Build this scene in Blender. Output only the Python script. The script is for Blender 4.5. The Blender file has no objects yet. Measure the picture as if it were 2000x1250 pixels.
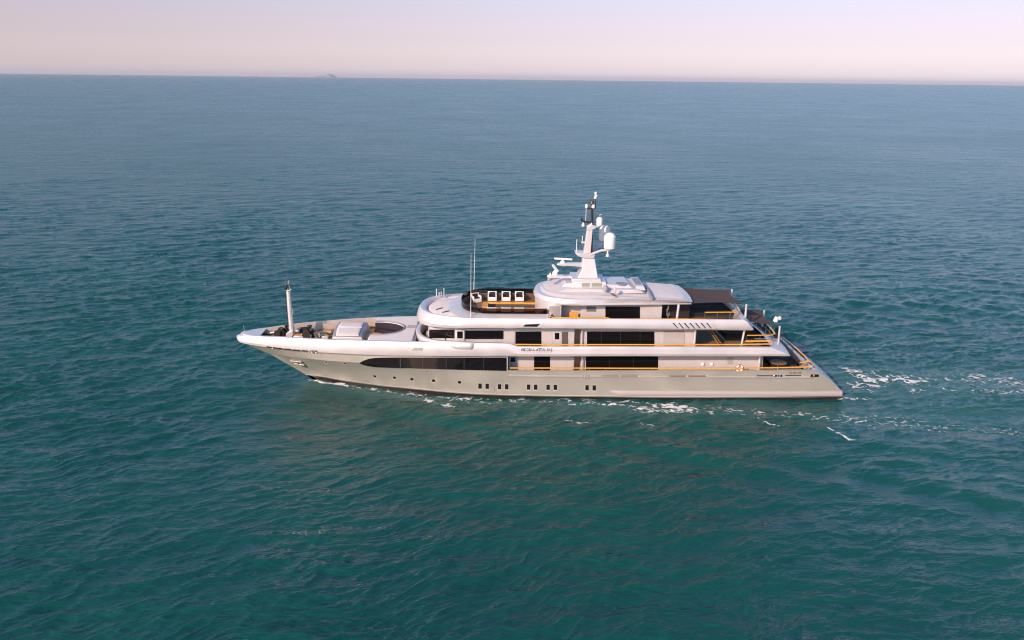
import bpy, math, random
import numpy as np
from mathutils import Vector, Matrix
from mathutils.bvhtree import BVHTree

random.seed(4); RNG = np.random.RandomState(11)
SC = bpy.context.scene
COL = SC.collection

# ------------------------------------------------------------------ camera, sky, sun
FPX = 1555.0                                    # focal length in pixels of a 2000 px wide frame (28 mm)
PITCH = math.atan(471 / FPX); ROLL = math.atan(0.012); YAW = math.radians(1.2)
cp, sp = math.cos(PITCH), math.sin(PITCH)
Rl = np.stack([[1, 0, 0], [0, sp, cp], [0, -cp, sp]], 1)
Rz = np.array([[math.cos(ROLL), -math.sin(ROLL), 0], [math.sin(ROLL), math.cos(ROLL), 0], [0, 0, 1]])
Ry = np.array([[math.cos(YAW), math.sin(YAW), 0], [-math.sin(YAW), math.cos(YAW), 0], [0, 0, 1]])
RCAM = Ry @ Rl @ Rz
CAM = np.array([-1.7, -79.593, 30.9])
cam = bpy.data.cameras.new("camera")
cam.sensor_width = 36.0; cam.lens = FPX / 2000 * 36.0
cam.clip_start = 0.5; cam.clip_end = 200000
co = bpy.data.objects.new('camera', cam); COL.objects.link(co)
M4 = Matrix([list(RCAM[0]) + [CAM[0]], list(RCAM[1]) + [CAM[1]], list(RCAM[2]) + [CAM[2]], [0, 0, 0, 1]])
co.matrix_world = M4
SC.camera = co

SUN_EL, SUN_AZ = math.radians(26), math.radians(40)        # azimuth measured from astern of the camera towards the bow
sdir = Vector((-math.sin(SUN_AZ) * math.cos(SUN_EL), -math.cos(SUN_AZ) * math.cos(SUN_EL), math.sin(SUN_EL)))
sl = bpy.data.lights.new('sun', 'SUN'); sl.energy = 4.4; sl.angle = math.radians(0.5); sl.color = (1.0, 0.78, 0.63)
so = bpy.data.objects.new('sun', sl); COL.objects.link(so)
so.rotation_euler = (-sdir).to_track_quat('-Z', 'Y').to_euler(); so.location = sdir * 300

w = bpy.data.worlds.new('World'); SC.world = w; w.use_nodes = True
nt = w.node_tree; nt.nodes.clear()
out = nt.nodes.new('ShaderNodeOutputWorld'); bg = nt.nodes.new('ShaderNodeBackground'); bg.inputs[1].default_value = 0.1
sky = nt.nodes.new('ShaderNodeTexSky'); sky.sky_type = 'NISHITA'; sky.sun_disc = False
sky.sun_elevation = SUN_EL; sky.sun_rotation = math.atan2(sdir.x, sdir.y)
sky.altitude = 0; sky.air_density = 1.0; sky.dust_density = 1.5; sky.ozone_density = 1.0
tc = nt.nodes.new('ShaderNodeTexCoord'); sx = nt.nodes.new('ShaderNodeSeparateXYZ')
rp = nt.nodes.new('ShaderNodeValToRGB')
SKY_RAMP = [(0.0, (3.6, 3.05, 4.0)), (0.018, (2.2, 1.92, 2.70)), (0.045, (1.64, 1.29, 1.73)), (0.09, (1.58, 1.14, 1.36)), (0.16, (1.52, 1.62, 1.85)), (0.32, (1.52, 2.05, 2.45)), (0.6, (1.0, 1.2, 1.45)), (1.0, (0.7, 0.85, 1.1))]
rp.color_ramp.elements[0].position = 0; rp.color_ramp.elements[0].color = (*[c * .25 for c in SKY_RAMP[0][1]], 1)
rp.color_ramp.elements[1].position = 1; rp.color_ramp.elements[1].color = (*[c * .25 for c in SKY_RAMP[-1][1]], 1)
for p, c in SKY_RAMP[1:-1]:
    e = rp.color_ramp.elements.new(p); e.color = (*[v * .25 for v in c], 1)
rp.color_ramp.interpolation = 'B_SPLINE'
mx = nt.nodes.new('ShaderNodeVectorMath'); mx.operation = 'MULTIPLY'
m2 = nt.nodes.new('ShaderNodeVectorMath'); m2.operation = 'SCALE'; m2.inputs['Scale'].default_value = 4.0
L = nt.links.new
L(tc.outputs['Generated'], sx.inputs[0]); L(sx.outputs['Z'], rp.inputs[0])
L(rp.outputs[0], m2.inputs[0]); L(sky.outputs[0], mx.inputs[0]); L(m2.outputs[0], mx.inputs[1])
L(mx.outputs[0], bg.inputs[0]); L(bg.outputs[0], out.inputs[0])

SC.view_settings.view_transform = 'Standard'; SC.view_settings.look = 'None'
SC.view_settings.exposure = 0.12; SC.view_settings.gamma = 1.0
SC.cycles.max_bounces = 8; SC.cycles.transparent_max_bounces = 16
SC.cycles.use_denoising = True; SC.cycles.pixel_filter_type = 'BLACKMAN_HARRIS'; SC.cycles.filter_width = 1.15
SC.cycles.caustics_reflective = False; SC.cycles.caustics_refractive = False

# ------------------------------------------------------------------ measuring helpers
def ray(px, py):
    return RCAM @ np.array([px - 1000.0, 625.0 - py, -FPX])
def at(px, py, Y):                               # point of the picture on the plane y = Y
    d = ray(px, py); t = (Y - CAM[1]) / d[1]; return CAM + d * t
def atz(px, py, z):                              # point of the picture at height z
    d = ray(px, py); t = (z - CAM[2]) / d[2]; return CAM + d * t
def X(px, Y=-5.0, py=680): return at(px, py, Y)[0]

def pchip(xs, ys):
    xs = np.array(xs, float); ys = np.array(ys, float)
    h = np.diff(xs); d = np.diff(ys) / h; m = np.zeros_like(xs)
    m[0], m[-1] = d[0], d[-1]
    for i in range(1, len(xs) - 1):
        if d[i - 1] * d[i] > 0:
            w1, w2 = 2 * h[i] + h[i - 1], h[i] + 2 * h[i - 1]
            m[i] = (w1 + w2) / (w1 / d[i - 1] + w2 / d[i])
    def f(x):
        x = np.clip(np.asarray(x, float), xs[0], xs[-1])
        i = np.clip(np.searchsorted(xs, x) - 1, 0, len(h) - 1)
        t = (x - xs[i]) / h[i]
        return ((1 + 2 * t) * (1 - t) ** 2 * ys[i] + t * (1 - t) ** 2 * h[i] * m[i]
                + t * t * (3 - 2 * t) * ys[i + 1] + t * t * (t - 1) * h[i] * m[i + 1])
    return f
def trace(pts, hbf):                             # heights of a line along the near side, whose half breadth is known
    r = []
    for px, py in pts:
        y = 3.0
        for _ in range(12):
            p = at(px, py, -y); y = float(hbf(p[0]))
        r.append((p[0], p[2]))
    r.sort(); xs = [a for a, _ in r]
    keep = [0] + [i for i in range(1, len(r)) if xs[i] - xs[i - 1] > 1e-3]
    return pchip([r[i][0] for i in keep], [r[i][1] for i in keep]), r

# ------------------------------------------------------------------ materials
def mat(name, col, rough=0.5, metal=0.0, coat=0.0, spec=0.5, noise=0.0, nscale=3.0, bump=0.0, bscale=40.0):
    m = bpy.data.materials.new(name); m.use_nodes = True; n = m.node_tree; b = n.nodes['Principled BSDF']
    b.inputs['Base Color'].default_value = (*col, 1); b.inputs['Roughness'].default_value = rough
    b.inputs['Metallic'].default_value = metal; b.inputs['Coat Weight'].default_value = coat
    b.inputs['Coat Roughness'].default_value = 0.08; b.inputs['Specular IOR Level'].default_value = spec
    g = n.nodes.new('ShaderNodeNewGeometry')
    if noise:
        t = n.nodes.new('ShaderNodeTexNoise'); t.inputs['Scale'].default_value = nscale; t.inputs['Detail'].default_value = 5
        n.links.new(g.outputs['Position'], t.inputs['Vector'])
        r = n.nodes.new('ShaderNodeMapRange'); r.inputs[1].default_value = .3; r.inputs[2].default_value = .7
        r.inputs[3].default_value = 1 - noise; r.inputs[4].default_value = 1 + noise
        n.links.new(t.outputs[0], r.inputs[0])
        mm = n.nodes.new('ShaderNodeVectorMath'); mm.operation = 'SCALE'; mm.inputs[0].default_value = col
        n.links.new(r.outputs[0], mm.inputs['Scale']); n.links.new(mm.outputs[0], b.inputs['Base Color'])
        r2 = n.nodes.new('ShaderNodeMapRange'); r2.inputs[1].default_value = .3; r2.inputs[2].default_value = .7
        r2.inputs[3].default_value = max(.02, rough - .1); r2.inputs[4].default_value = min(1, rough + .1)
        n.links.new(t.outputs[0], r2.inputs[0]); n.links.new(r2.outputs[0], b.inputs['Roughness'])
    if bump:
        t = n.nodes.new('ShaderNodeTexNoise'); t.inputs['Scale'].default_value = bscale
        n.links.new(g.outputs['Position'], t.inputs['Vector'])
        bp = n.nodes.new('ShaderNodeBump'); bp.inputs['Strength'].default_value = bump; bp.inputs['Distance'].default_value = .02
        n.links.new(t.outputs[0], bp.inputs['Height']); n.links.new(bp.outputs[0], b.inputs['Normal'])
    return m
def wood(name, c1, c2, rough, along='X', scale=22.0, coat=0.0):
    m = bpy.data.materials.new(name); m.use_nodes = True; n = m.node_tree; b = n.nodes['Principled BSDF']
    g = n.nodes.new('ShaderNodeNewGeometry'); mp = n.nodes.new('ShaderNodeMapping')
    mp.inputs['Scale'].default_value = (0.4, scale, scale) if along == 'X' else (scale, 0.4, scale)
    t = n.nodes.new('ShaderNodeTexNoise'); t.inputs['Scale'].default_value = 1; t.inputs['Detail'].default_value = 4
    r = n.nodes.new('ShaderNodeValToRGB'); r.color_ramp.elements[0].position = .35; r.color_ramp.elements[1].position = .65
    r.color_ramp.elements[0].color = (*c1, 1); r.color_ramp.elements[1].color = (*c2, 1)
    n.links.new(g.outputs['Position'], mp.inputs[0]); n.links.new(mp.outputs[0], t.inputs['Vector'])
    n.links.new(t.outputs[0], r.inputs[0]); n.links.new(r.outputs[0], b.inputs['Base Color'])
    b.inputs['Roughness'].default_value = rough; b.inputs['Coat Weight'].default_value = coat
    return m
def tinted_glass(name, tint, rough=0.03):
    m = bpy.data.materials.new(name); m.use_nodes = True; n = m.node_tree; n.nodes.clear()
    o = n.nodes.new('ShaderNodeOutputMaterial'); tr = n.nodes.new('ShaderNodeBsdfTransparent'); gl = n.nodes.new('ShaderNodeBsdfGlossy')
    tr.inputs[0].default_value = (*tint, 1); gl.inputs['Roughness'].default_value = rough
    fr = n.nodes.new('ShaderNodeFresnel'); fr.inputs[0].default_value = 1.5; mi = n.nodes.new('ShaderNodeMixShader')
    n.links.new(fr.outputs[0], mi.inputs[0]); n.links.new(tr.outputs[0], mi.inputs[1]); n.links.new(gl.outputs[0], mi.inputs[2])
    n.links.new(mi.outputs[0], o.inputs[0]); return m

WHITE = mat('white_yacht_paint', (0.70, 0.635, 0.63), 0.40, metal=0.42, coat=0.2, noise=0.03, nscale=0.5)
SUNLITWHITE = mat('matt_sunlit_white', (0.76, 0.655, 0.63), 0.6, noise=0.05, nscale=1.2)  # white of the tops, their sunlit pink put into the colour
SILVER = mat('silver_hull_paint', (0.60, 0.54, 0.465), 0.36, metal=0.55, coat=0.3, noise=0.04, nscale=0.35, bump=0.5, bscale=0.55)
ANTIFOUL = mat('dark_antifouling', (0.018, 0.012, 0.012), 0.5, noise=0.2, nscale=2)
STRIPE = mat('pale_waterline_paint', (0.55, 0.5, 0.45), 0.35)
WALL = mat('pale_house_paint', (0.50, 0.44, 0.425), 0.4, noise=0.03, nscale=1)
TAN = mat('champagne_panel', (0.42, 0.30, 0.23), 0.45, noise=0.08, nscale=3)
GLASS = mat('black_window_glass', (0.006, 0.005, 0.006), 0.05, spec=0.22)
BLACK = mat('black_panel', (0.008, 0.007, 0.009), 0.6, spec=0.2)
DARK = mat('dark_interior', (0.02, 0.014, 0.013), 0.6)
TEAKRAIL = wood('varnished_teak', (0.80, 0.32, 0.022), (0.92, 0.42, 0.04), 0.35, 'X', coat=0.5)
TEAKDECK = wood('teak_decking', (0.18, 0.10, 0.047), (0.26, 0.15, 0.075), 0.65, 'X')
TEAKTRIM = wood('golden_teak', (0.55, 0.25, 0.05), (0.68, 0.33, 0.07), 0.4, 'X')
STEEL = mat('polished_steel', (0.5, 0.48, 0.46), 0.38, metal=1.0)
CHROME = mat('bronze_fitting', (0.30, 0.19, 0.10), 0.3, metal=0.8)
BLACKMETAL = mat('black_mast_metal', (0.03, 0.016, 0.014), 0.4)
SCREEN = tinted_glass('bronze_screen_glass', (0.34, 0.25, 0.20))
CANVAS = mat('brown_awning_canvas', (0.075, 0.043, 0.036), 0.85, noise=0.12, nscale=2.5, bump=0.3, bscale=5)
CUSHION = mat('dark_plum_cushion', (0.022, 0.013, 0.020), 0.8, noise=0.2, nscale=4)
PAD = mat('pale_sun_pad', (0.74, 0.64, 0.61), 0.8, noise=0.04, nscale=3, bump=0.2, bscale=6)
TRIMSHADE = mat('grey_trim_and_shade', (0.24, 0.24, 0.30), 0.5)  # plain trim, also shade put into the locker rims and coach roof edge
VENT = mat('grey_green_grille', (0.33, 0.33, 0.27), 0.6)
PLASTICW = mat('white_radome', (0.80, 0.75, 0.72), 0.4)
ORANGE = mat('orange_ring', (0.75, 0.20, 0.02), 0.5)
LETTER = mat('dark_lettering', (0.07, 0.05, 0.055), 0.4)
ROPE = mat('black_rope', (0.02, 0.017, 0.016), 0.9)
FLAGM = mat('green_flag', (0.01, 0.07, 0.03), 0.8)
BLUE = mat('blue_cover', (0.10, 0.12, 0.25), 0.6)

# ------------------------------------------------------------------ mesh builder
class MB:
    def __init__(s): s.v = []; s.f = []; s.mi = []
    def add(s, vs, fs, mi=0):
        o = len(s.v); s.v += [tuple(map(float, p)) for p in vs]
        for f in fs: s.f.append(tuple(i + o for i in f)); s.mi.append(mi)
        return s
    def box(s, c, d, rz=0.0, mi=0, ry=0.0):
        hx, hy, hz = d[0] / 2, d[1] / 2, d[2] / 2; vs = []
        R = Matrix.Rotation(rz, 3, 'Z') @ Matrix.Rotation(ry, 3, 'Y')
        for x in (-hx, hx):
            for y in (-hy, hy):
                for z in (-hz, hz): vs.append(R @ Vector((x, y, z)) + Vector(c))
        return s.add(vs, [(0, 1, 3, 2), (4, 6, 7, 5), (0, 4, 5, 1), (2, 3, 7, 6), (0, 2, 6, 4), (1, 5, 7, 3)], mi)
    def grid(s, rows, mi=0, flip=False, closed=False):
        n = len(rows[0]); vs = [p for r in rows for p in r]; fs = []
        for i in range(len(rows) - 1):
            for j in range(n if closed else n - 1):
                k = (j + 1) % n
                q = (i * n + j, i * n + k, (i + 1) * n + k, (i + 1) * n + j)
                fs.append(q[::-1] if flip else q)
        return s.add(vs, fs, mi)
    def poly(s, pts, mi=0): return s.add(pts, [tuple(range(len(pts)))], mi)
    def prism(s, outline, z0, z1, mi=0):
        n = len(outline); a = [(x, y, z0) for x, y in outline]; b = [(x, y, z1) for x, y in outline]
        s.add(a + b, [(i, (i + 1) % n, n + (i + 1) % n, n + i) for i in range(n)] + [tuple(range(n))[::-1], tuple(range(n, 2 * n))], mi); return s
    def slabxz(s, poly, y0, y1, mi=0, y0b=None):            # an outline in the x-z plane given thickness across the boat
        n = len(poly); a = [(x, y0, z) for x, z in poly]; b = [(x, y1, z) for x, z in poly]
        s.add(a + b, [(i, (i + 1) % n, n + (i + 1) % n, n + i) for i in range(n)] + [tuple(range(n))[::-1], tuple(range(n, 2 * n))], mi); return s
    def tube(s, pts, r, n=8, mi=0, caps=True, flat=None):
        P = [Vector(p) for p in pts]; rs = r if isinstance(r, (list, tuple)) else [r] * len(P); rings = []
        for i, p in enumerate(P):
            d = (P[min(i + 1, len(P) - 1)] - P[max(i - 1, 0)]).normalized()
            u = Vector((0, 0, 1)) if abs(d.z) < .95 else Vector((0, 1, 0))
            a = d.cross(u).normalized(); b = a.cross(d).normalized()
            fa, fb = flat if flat else (1, 1)
            rings.append([p + (a * math.cos(2 * math.pi * k / n) * fa + b * math.sin(2 * math.pi * k / n) * fb) * rs[i] for k in range(n)])
        s.grid(rings, mi, closed=True)
        if caps: s.poly(rings[0], mi); s.poly(rings[-1][::-1], mi)
        return s
    def lathe(s, prof, c, n=20, mi=0, axis='Z'):
        rows = []
        for r, h in prof:
            ring = []
            for k in range(n):
                a = 2 * math.pi * k / n; x, y = r * math.cos(a), r * math.sin(a)
                ring.append((c[0] + x, c[1] + y, c[2] + h) if axis == 'Z' else (c[0] + x, c[1] + h, c[2] + y) if axis == 'Y' else (c[0] + h, c[1] + x, c[2] + y))
            rows.append(ring)
        s.grid(rows, mi, closed=True); s.poly(rows[0][::-1], mi); s.poly(rows[-1], mi); return s
    def mirror(s):
        o = len(s.v); nf = len(s.f)
        s.v += [(x, -y, z) for x, y, z in s.v]
        for i in range(nf): s.f.append(tuple(j + o for j in s.f[i][::-1])); s.mi.append(s.mi[i])
        return s
    def bvh(s): return BVHTree.FromPolygons([Vector(p) for p in s.v], s.f)
    def build(s, name, m, parent=None, smooth=35, bevel=0.0, recalc=True):
        me = bpy.data.meshes.new(name); me.from_pydata(s.v, [], s.f)
        ms = m if isinstance(m, (list, tuple)) else [m]
        for k in ms: me.materials.append(k)
        me.polygons.foreach_set('material_index', s.mi)
        if recalc:
            import bmesh
            bm = bmesh.new(); bm.from_mesh(me); bmesh.ops.remove_doubles(bm, verts=bm.verts, dist=1e-4)
            bmesh.ops.recalc_face_normals(bm, faces=bm.faces); bm.to_mesh(me); bm.free()
        if smooth:
            me.polygons.foreach_set('use_smooth', [True] * len(me.polygons)); me.set_sharp_from_angle(angle=math.radians(smooth))
        me.update()
        o = bpy.data.objects.new(name, me); COL.objects.link(o)
        if parent: o.parent = parent; o.matrix_parent_inverse = parent.matrix_world.inverted()
        if bevel:
            b = o.modifiers.new('bevel', 'BEVEL'); b.width = bevel; b.segments = 2; b.limit_method = 'ANGLE'; b.angle_limit = math.radians(40)
        return o

def tag(o, label=None, cat=None, group=None, kind=None):
    if label: o['label'] = label
    if cat: o['category'] = cat
    if group: o['group'] = group
    if kind: o['kind'] = kind
    return o
def empty(name, loc=(0, 0, 0), rz=0.0):
    o = bpy.data.objects.new(name, None); COL.objects.link(o); o.location = loc; o.rotation_euler = (0, 0, rz); o.empty_display_size = .3
    bpy.context.view_layer.update(); return o
def copy_tree(o, parent=None):
    c = o.copy(); COL.objects.link(c)
    if parent: c.parent = parent
    for ch in o.children: copy_tree(ch, c)
    return c
def lerp(a, b, t): return a + (b - a) * t

def surf_panel(pxq, bvh, out=0.02, back=0.06, n=6, m=2, nose=None, mi=0, mb=None):
    """a panel lying on a surface: the four picture corners (top-left, top-right, bottom-right, bottom-left) are cast on it"""
    mb = mb or MB(); tl, tr, br, bl = [np.array(p, float) for p in pxq]; F = []; B = []
    for i in range(m + 1):
        fr, bk = [], []
        for j in range(n + 1):
            a = lerp(tl, tr, j / n); b = lerp(bl, br, j / n); p = lerp(a, b, i / m)
            d = Vector(ray(*p)).normalized(); h = bvh.ray_cast(Vector(CAM), d, 400)
            if h[0] is None: return mb
            N = h[1] if h[1].dot(d) < 0 else -h[1]
            fr.append(h[0] + N * out); bk.append(h[0] - N * back)
        F.append(fr); B.append(bk)
    mb.grid(F, mi); mb.grid(B, mi, flip=True)
    mb.grid([F[0], B[0]], mi); mb.grid([F[-1], B[-1]], mi)
    mb.grid([[r[0] for r in F], [r[0] for r in B]], mi); mb.grid([[r[-1] for r in F], [r[-1] for r in B]], mi)
    return mb
def hit(px, py, bvh, out=0.0):
    d = Vector(ray(px, py)).normalized(); h = bvh.ray_cast(Vector(CAM), d, 400)
    if h[0] is None: return None, None
    N = h[1] if h[1].dot(d) < 0 else -h[1]
    return h[0] + N * out, N

def ring(hb, X0, X1, nose, z, ex=2.2, hba=None, bulge=0.0, n=18, na=6, rc=0.0):
    """deck outline, rounded at the bow end; z is a height or a function of x. Closed loop: port side first, then starboard"""
    zf = z if callable(z) else (lambda x: z)
    hba = hb if hba is None else hba; P = []
    for k in range(n + 1):
        a = math.pi / 2 * k / n
        P.append((X0 + nose * (1 - math.cos(a) ** (2 / ex)), hb * math.sin(a) ** (2 / ex)))
    for k in range(1, 25):
        t = k / 24; P.append((lerp(X0 + nose, X1 - rc, t), lerp(hb, hba, t)))
    if rc:
        for k in range(1, 6):
            a = math.pi / 2 * k / 5; P.append((X1 - rc + rc * math.sin(a), hba - rc + rc * math.cos(a)))
    yb = P[-1][1]; xb = P[-1][0]
    for k in range(1, na + 1):
        t = k / na; P.append((xb + bulge * (1 - (1 - t) ** 2), yb * (1 - t)))
    port = [(x, -y, zf(x)) for x, y in P]; star = [(x, y, zf(x)) for x, y in P[1:-1]][::-1]
    return port + star
def loft_rings(mb, rings, cap0=True, cap1=True, mi=0):
    mb.grid(rings, mi, closed=True)
    n = len(rings[0]); h = (n + 2) // 2
    for c, rg in ((cap0, rings[0]), (cap1, rings[-1])):
        if c:                                                 # caps made of port-starboard strips
            port = rg[:h]; star = [rg[0]] + rg[:h - 1:-1] + [rg[h - 1]] if False else [rg[(-k) % n] for k in range(h)]
            vs = port + star; fs = []
            for k in range(h - 1): fs.append((k, k + 1, h + k + 1, h + k))
            mb.add(vs, fs, mi)
    return mb

# ================================================================== YACHT
yacht = tag(empty('motor_yacht'), 'large silver and white three deck motor yacht under way on the open teal sea', 'yacht')

XB = -28.76
_s = [0, .12, .4, .8, 1.3, 2.0, 2.78, 3.46, 5.42, 6.64, 9.67, 10.75, 13.83, 16.45, 19.2, 24, 30, 36, 58, 63]
_h = [0, .3, .56, .8, 1.03, 1.29, 1.55, 1.79, 2.41, 2.77, 3.44, 3.69, 4.12, 4.38, 4.6, 4.95, 5.15, 5.2, 5.2, 5.1]
hbT = pchip([XB + a for a in _s], _h)
zT, _ = trace([(466, 656.5), (482.5, 655), (507, 657), (552, 659), (574, 660.6), (630, 663), (650, 664.2), (709, 665.5), (760, 666.7), (813, 668), (870, 669.3),
               (931, 670), (986, 670.5), (1000, 672.5), (1013, 677), (1200, 677), (1300, 677.7), (1506, 678.7)], hbT)
def hbB(x): return np.maximum(0, hbT(x) - np.interp(x, [XB, XB + .5, -24, -10, 0, 40], [0.0, .12, .42, .28, .16, .16]))
zB, _ = trace([(464, 664), (468, 668), (496, 675), (520.6, 678.5), (574, 684.6), (619, 688.5), (664, 691.5), (740, 695.6), (850, 697), (1000, 697), (1300, 696.3), (1537, 696)], hbB)
hbK = pchip([-27.4, -26.0, -24.5, -22.5, -19, -15, -8, 0, 6, 30, 34], [0, .42, 1.0, 1.78, 2.92, 3.72, 4.68, 5.05, 5.15, 5.15, 5.0])
zK, _ = trace([(510, 686), (525, 690), (563, 696.5), (619, 702.5), (702, 708.5), (740, 716), (823, 720), (917, 723), (989, 724.5), (1300, 724), (1584, 724)], hbK)
hbW = pchip([-21.2, -20, -18.1, -15.5, -12.7, -7.3, -1, 6, 20, 30, 33.5], [0, .35, 1.0, 1.85, 2.75, 4.1, 4.8, 5.0, 5.0, 4.95, 4.85])
zBoot, _ = trace([(603, 736), (664, 744), (709, 749.5), (760, 755.5), (823, 761.6), (906, 769), (990, 772.5), (1186, 775.5), (1300, 777), (1645, 775)], hbW)

# ---- hull rows
stem = [(at(px, py, 0)[2], at(px, py, 0)[0]) for px, py in ((614, 744), (599, 733), (574, 718.5), (545, 702), (525, 690.5), (496, 679.5), (470, 670))]
stem = [(-2.2, -16.5), (-1.0, -19.4)] + stem; stemX = pchip([a for a, _ in stem], [b for _, b in stem])
stern = [(at(px, py, -5)[2], at(px, py, -5)[0]) for px, py in ((1647, 775), (1646, 766), (1636, 754), (1611, 733), (1586, 717))]
stern = [(-2.2, stern[0][1] - .1), (0.0, stern[0][1] - .05)] + stern; sternX = pchip([a for a, _ in stern], [b for _, b in stern])
NU = 130
G = (np.linspace(0, 1, NU)) ** 1.35
def hull_row(zf, hbf, zs, ze):
    X0 = float(stemX(zs)); X1 = float(sternX(ze)); xs = X0 + (X1 - X0) * G
    return xs, hbf, zf
rows = []
def row_pts(zs, ze, zf, hbf):
    X0, X1 = float(stemX(zs)), float(sternX(ze)); xs = X0 + (X1 - X0) * G
    return np.stack([xs, -np.maximum(hbf(xs), 0), zf(xs)], 1)
def taper(f, x0, hold):                                     # half breadth forced to zero at the stem
    return lambda x: f(x) * np.clip((x - x0) / hold, 0, 1) ** 0.6
xk0 = -27.4
def bodyrow(t):                                             # t = 0 boot top ... 1 knuckle
    zs = lerp(0.45, float(zK(-26.4)), t); X0 = float(stemX(zs))
    zend = lerp(0.40, 3.25, t); X1 = float(sternX(zend)); xs = X0 + (X1 - X0) * G
    u = (xs - X0) / (X1 - X0)
    zk, zb = zK(xs), np.where(xs < -20.5, zBoot(-20.5), zBoot(xs))
    z = zb + (zk - zb) * t
    z = np.where(u < .12, lerp(zs, z, np.clip(u / .12, 0, 1)), z)
    p = np.interp(xs, [-28, -10, 5], [1.25, 1.1, 1.0])
    wl = np.maximum(0, hbW(np.maximum(xs, -21.2)) * (xs > -21.2)); kn = hbK(xs)
    y = wl + (kn - wl) * t ** p
    y = y * np.clip((xs - X0) / 3.0, 0, 1) ** .55 if t < 1 else y * np.clip((xs - X0) / .6, 0, 1) ** .5
    return np.stack([xs, -y, z], 1)
body = [bodyrow(t) for t in np.linspace(0, 1, 9)]
low = []
for z_, k in ((-2.0, .7), (-0.6, .96)):
    X0, X1 = float(stemX(z_)), float(sternX(0)); xs = X0 + (X1 - X0) * G
    y = hbW(xs) * k * np.clip((xs - X0) / 4, 0, 1) ** .7
    low.append(np.stack([xs, -y, np.full(NU, z_)], 1))
XF = X(992)                                                 # aft end of the full-height forward topsides
xs_up = lambda a, b: a + (b - a) * G
uprow = []
for t in (0, .5, 1.0):
    X0 = lerp(float(stemX(zK(-26.4))), XB + .35, t); xs = xs_up(X0, XF)
    yk = hbK(xs); yb = hbB(xs) - .03; y = (yk + (yb - yk) * t) * np.clip((xs - X0) / .6, 0, 1) ** .5
    z = zK(xs) + (zB(xs) + .05 - zK(xs)) * t
    uprow.append(np.stack([xs, -y, z], 1))
hullmb = MB()
hullmb.grid([r.tolist() for r in low] + [body[0].tolist()], 1)
hullmb.grid([r.tolist() for r in body], 0)
hullmb.grid([r.tolist() for r in uprow], 0)
# end of the forward topsides, facing aft
e = [r[-1] for r in uprow]; hullmb.add([tuple(p) for p in e] + [(p[0], p[1] + .9, p[2]) for p in e], [(0, 1, 4, 3), (1, 2, 5, 4)], 0)
hullmb.mirror()
ends = [r[-1] for r in low] + [r[-1] for r in body]         # transom
tr = []
for p in ends:
    y = -p[1]; tr.append([(p[0] + .35 * (1 - (k / 5 - 1) ** 2), -y + 2 * y * k / 10, p[2]) for k in range(11)])
hullmb.grid(tr[:3], 1); hullmb.grid(tr[2:], 2)
hull = hullmb.build('hull', [SILVER, ANTIFOUL, WHITE], yacht, smooth=11)
HB = hullmb.bvh()

def subs(name, quads, bvh, ma, parent, **k):
    for q in quads: surf_panel(q, bvh, **k).build(name, ma, parent, smooth=0)
# long dark window band of the main deck, forward
topq = [(703, 708.2), (712, 703.5), (722, 700.3), (735, 698.6), (760, 698.2), (989, 698.2)]
botq = [(703, 709.2), (712, 712.5), (722, 714.5), (735, 716.2), (760, 717.4), (823, 719.8), (917, 722.6), (989, 724)]
tf, bf = pchip(*zip(*topq)), pchip(*zip(*botq))
wm = MB(); cuts = np.concatenate([np.linspace(703, 735, 14), np.linspace(740, 989, 40)])
F, B = [], []
for px in cuts:
    col = [hit(px, lerp(float(tf(px)), float(bf(px)), v), HB, .07)[0] for v in (0, .2, .4, .6, .8, 1)]
    F.append(col); B.append([p + Vector((0, .12, 0)) for p in col])
wm.grid(F); wm.grid(B, flip=True); wm.grid([[r[0] for r in F], [r[0] for r in B]]); wm.grid([[r[-1] for r in F], [r[-1] for r in B]])
wband = wm.build('window_band', GLASS, hull, smooth=40)
for px in (782.6, 826, 871.5, 906.5, 945):
    surf_panel([(px - .45, float(tf(px)) + 1), (px + .45, float(tf(px)) + 1), (px + .45, float(bf(px)) - 1), (px - .45, float(bf(px)) - 1)], HB, out=.08, back=0.0, n=1, m=5).build('mullion', mat('mullion_brown', (.03, .02, .018), .4) if px == 782.6 else bpy.data.materials['mullion_brown'], hull, smooth=0)
surf_panel([(989.5, 697.5), (992.8, 697.5), (992.8, 725), (989.5, 725)], HB, out=.05, n=1).build('end_post', WHITE, hull)
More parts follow.
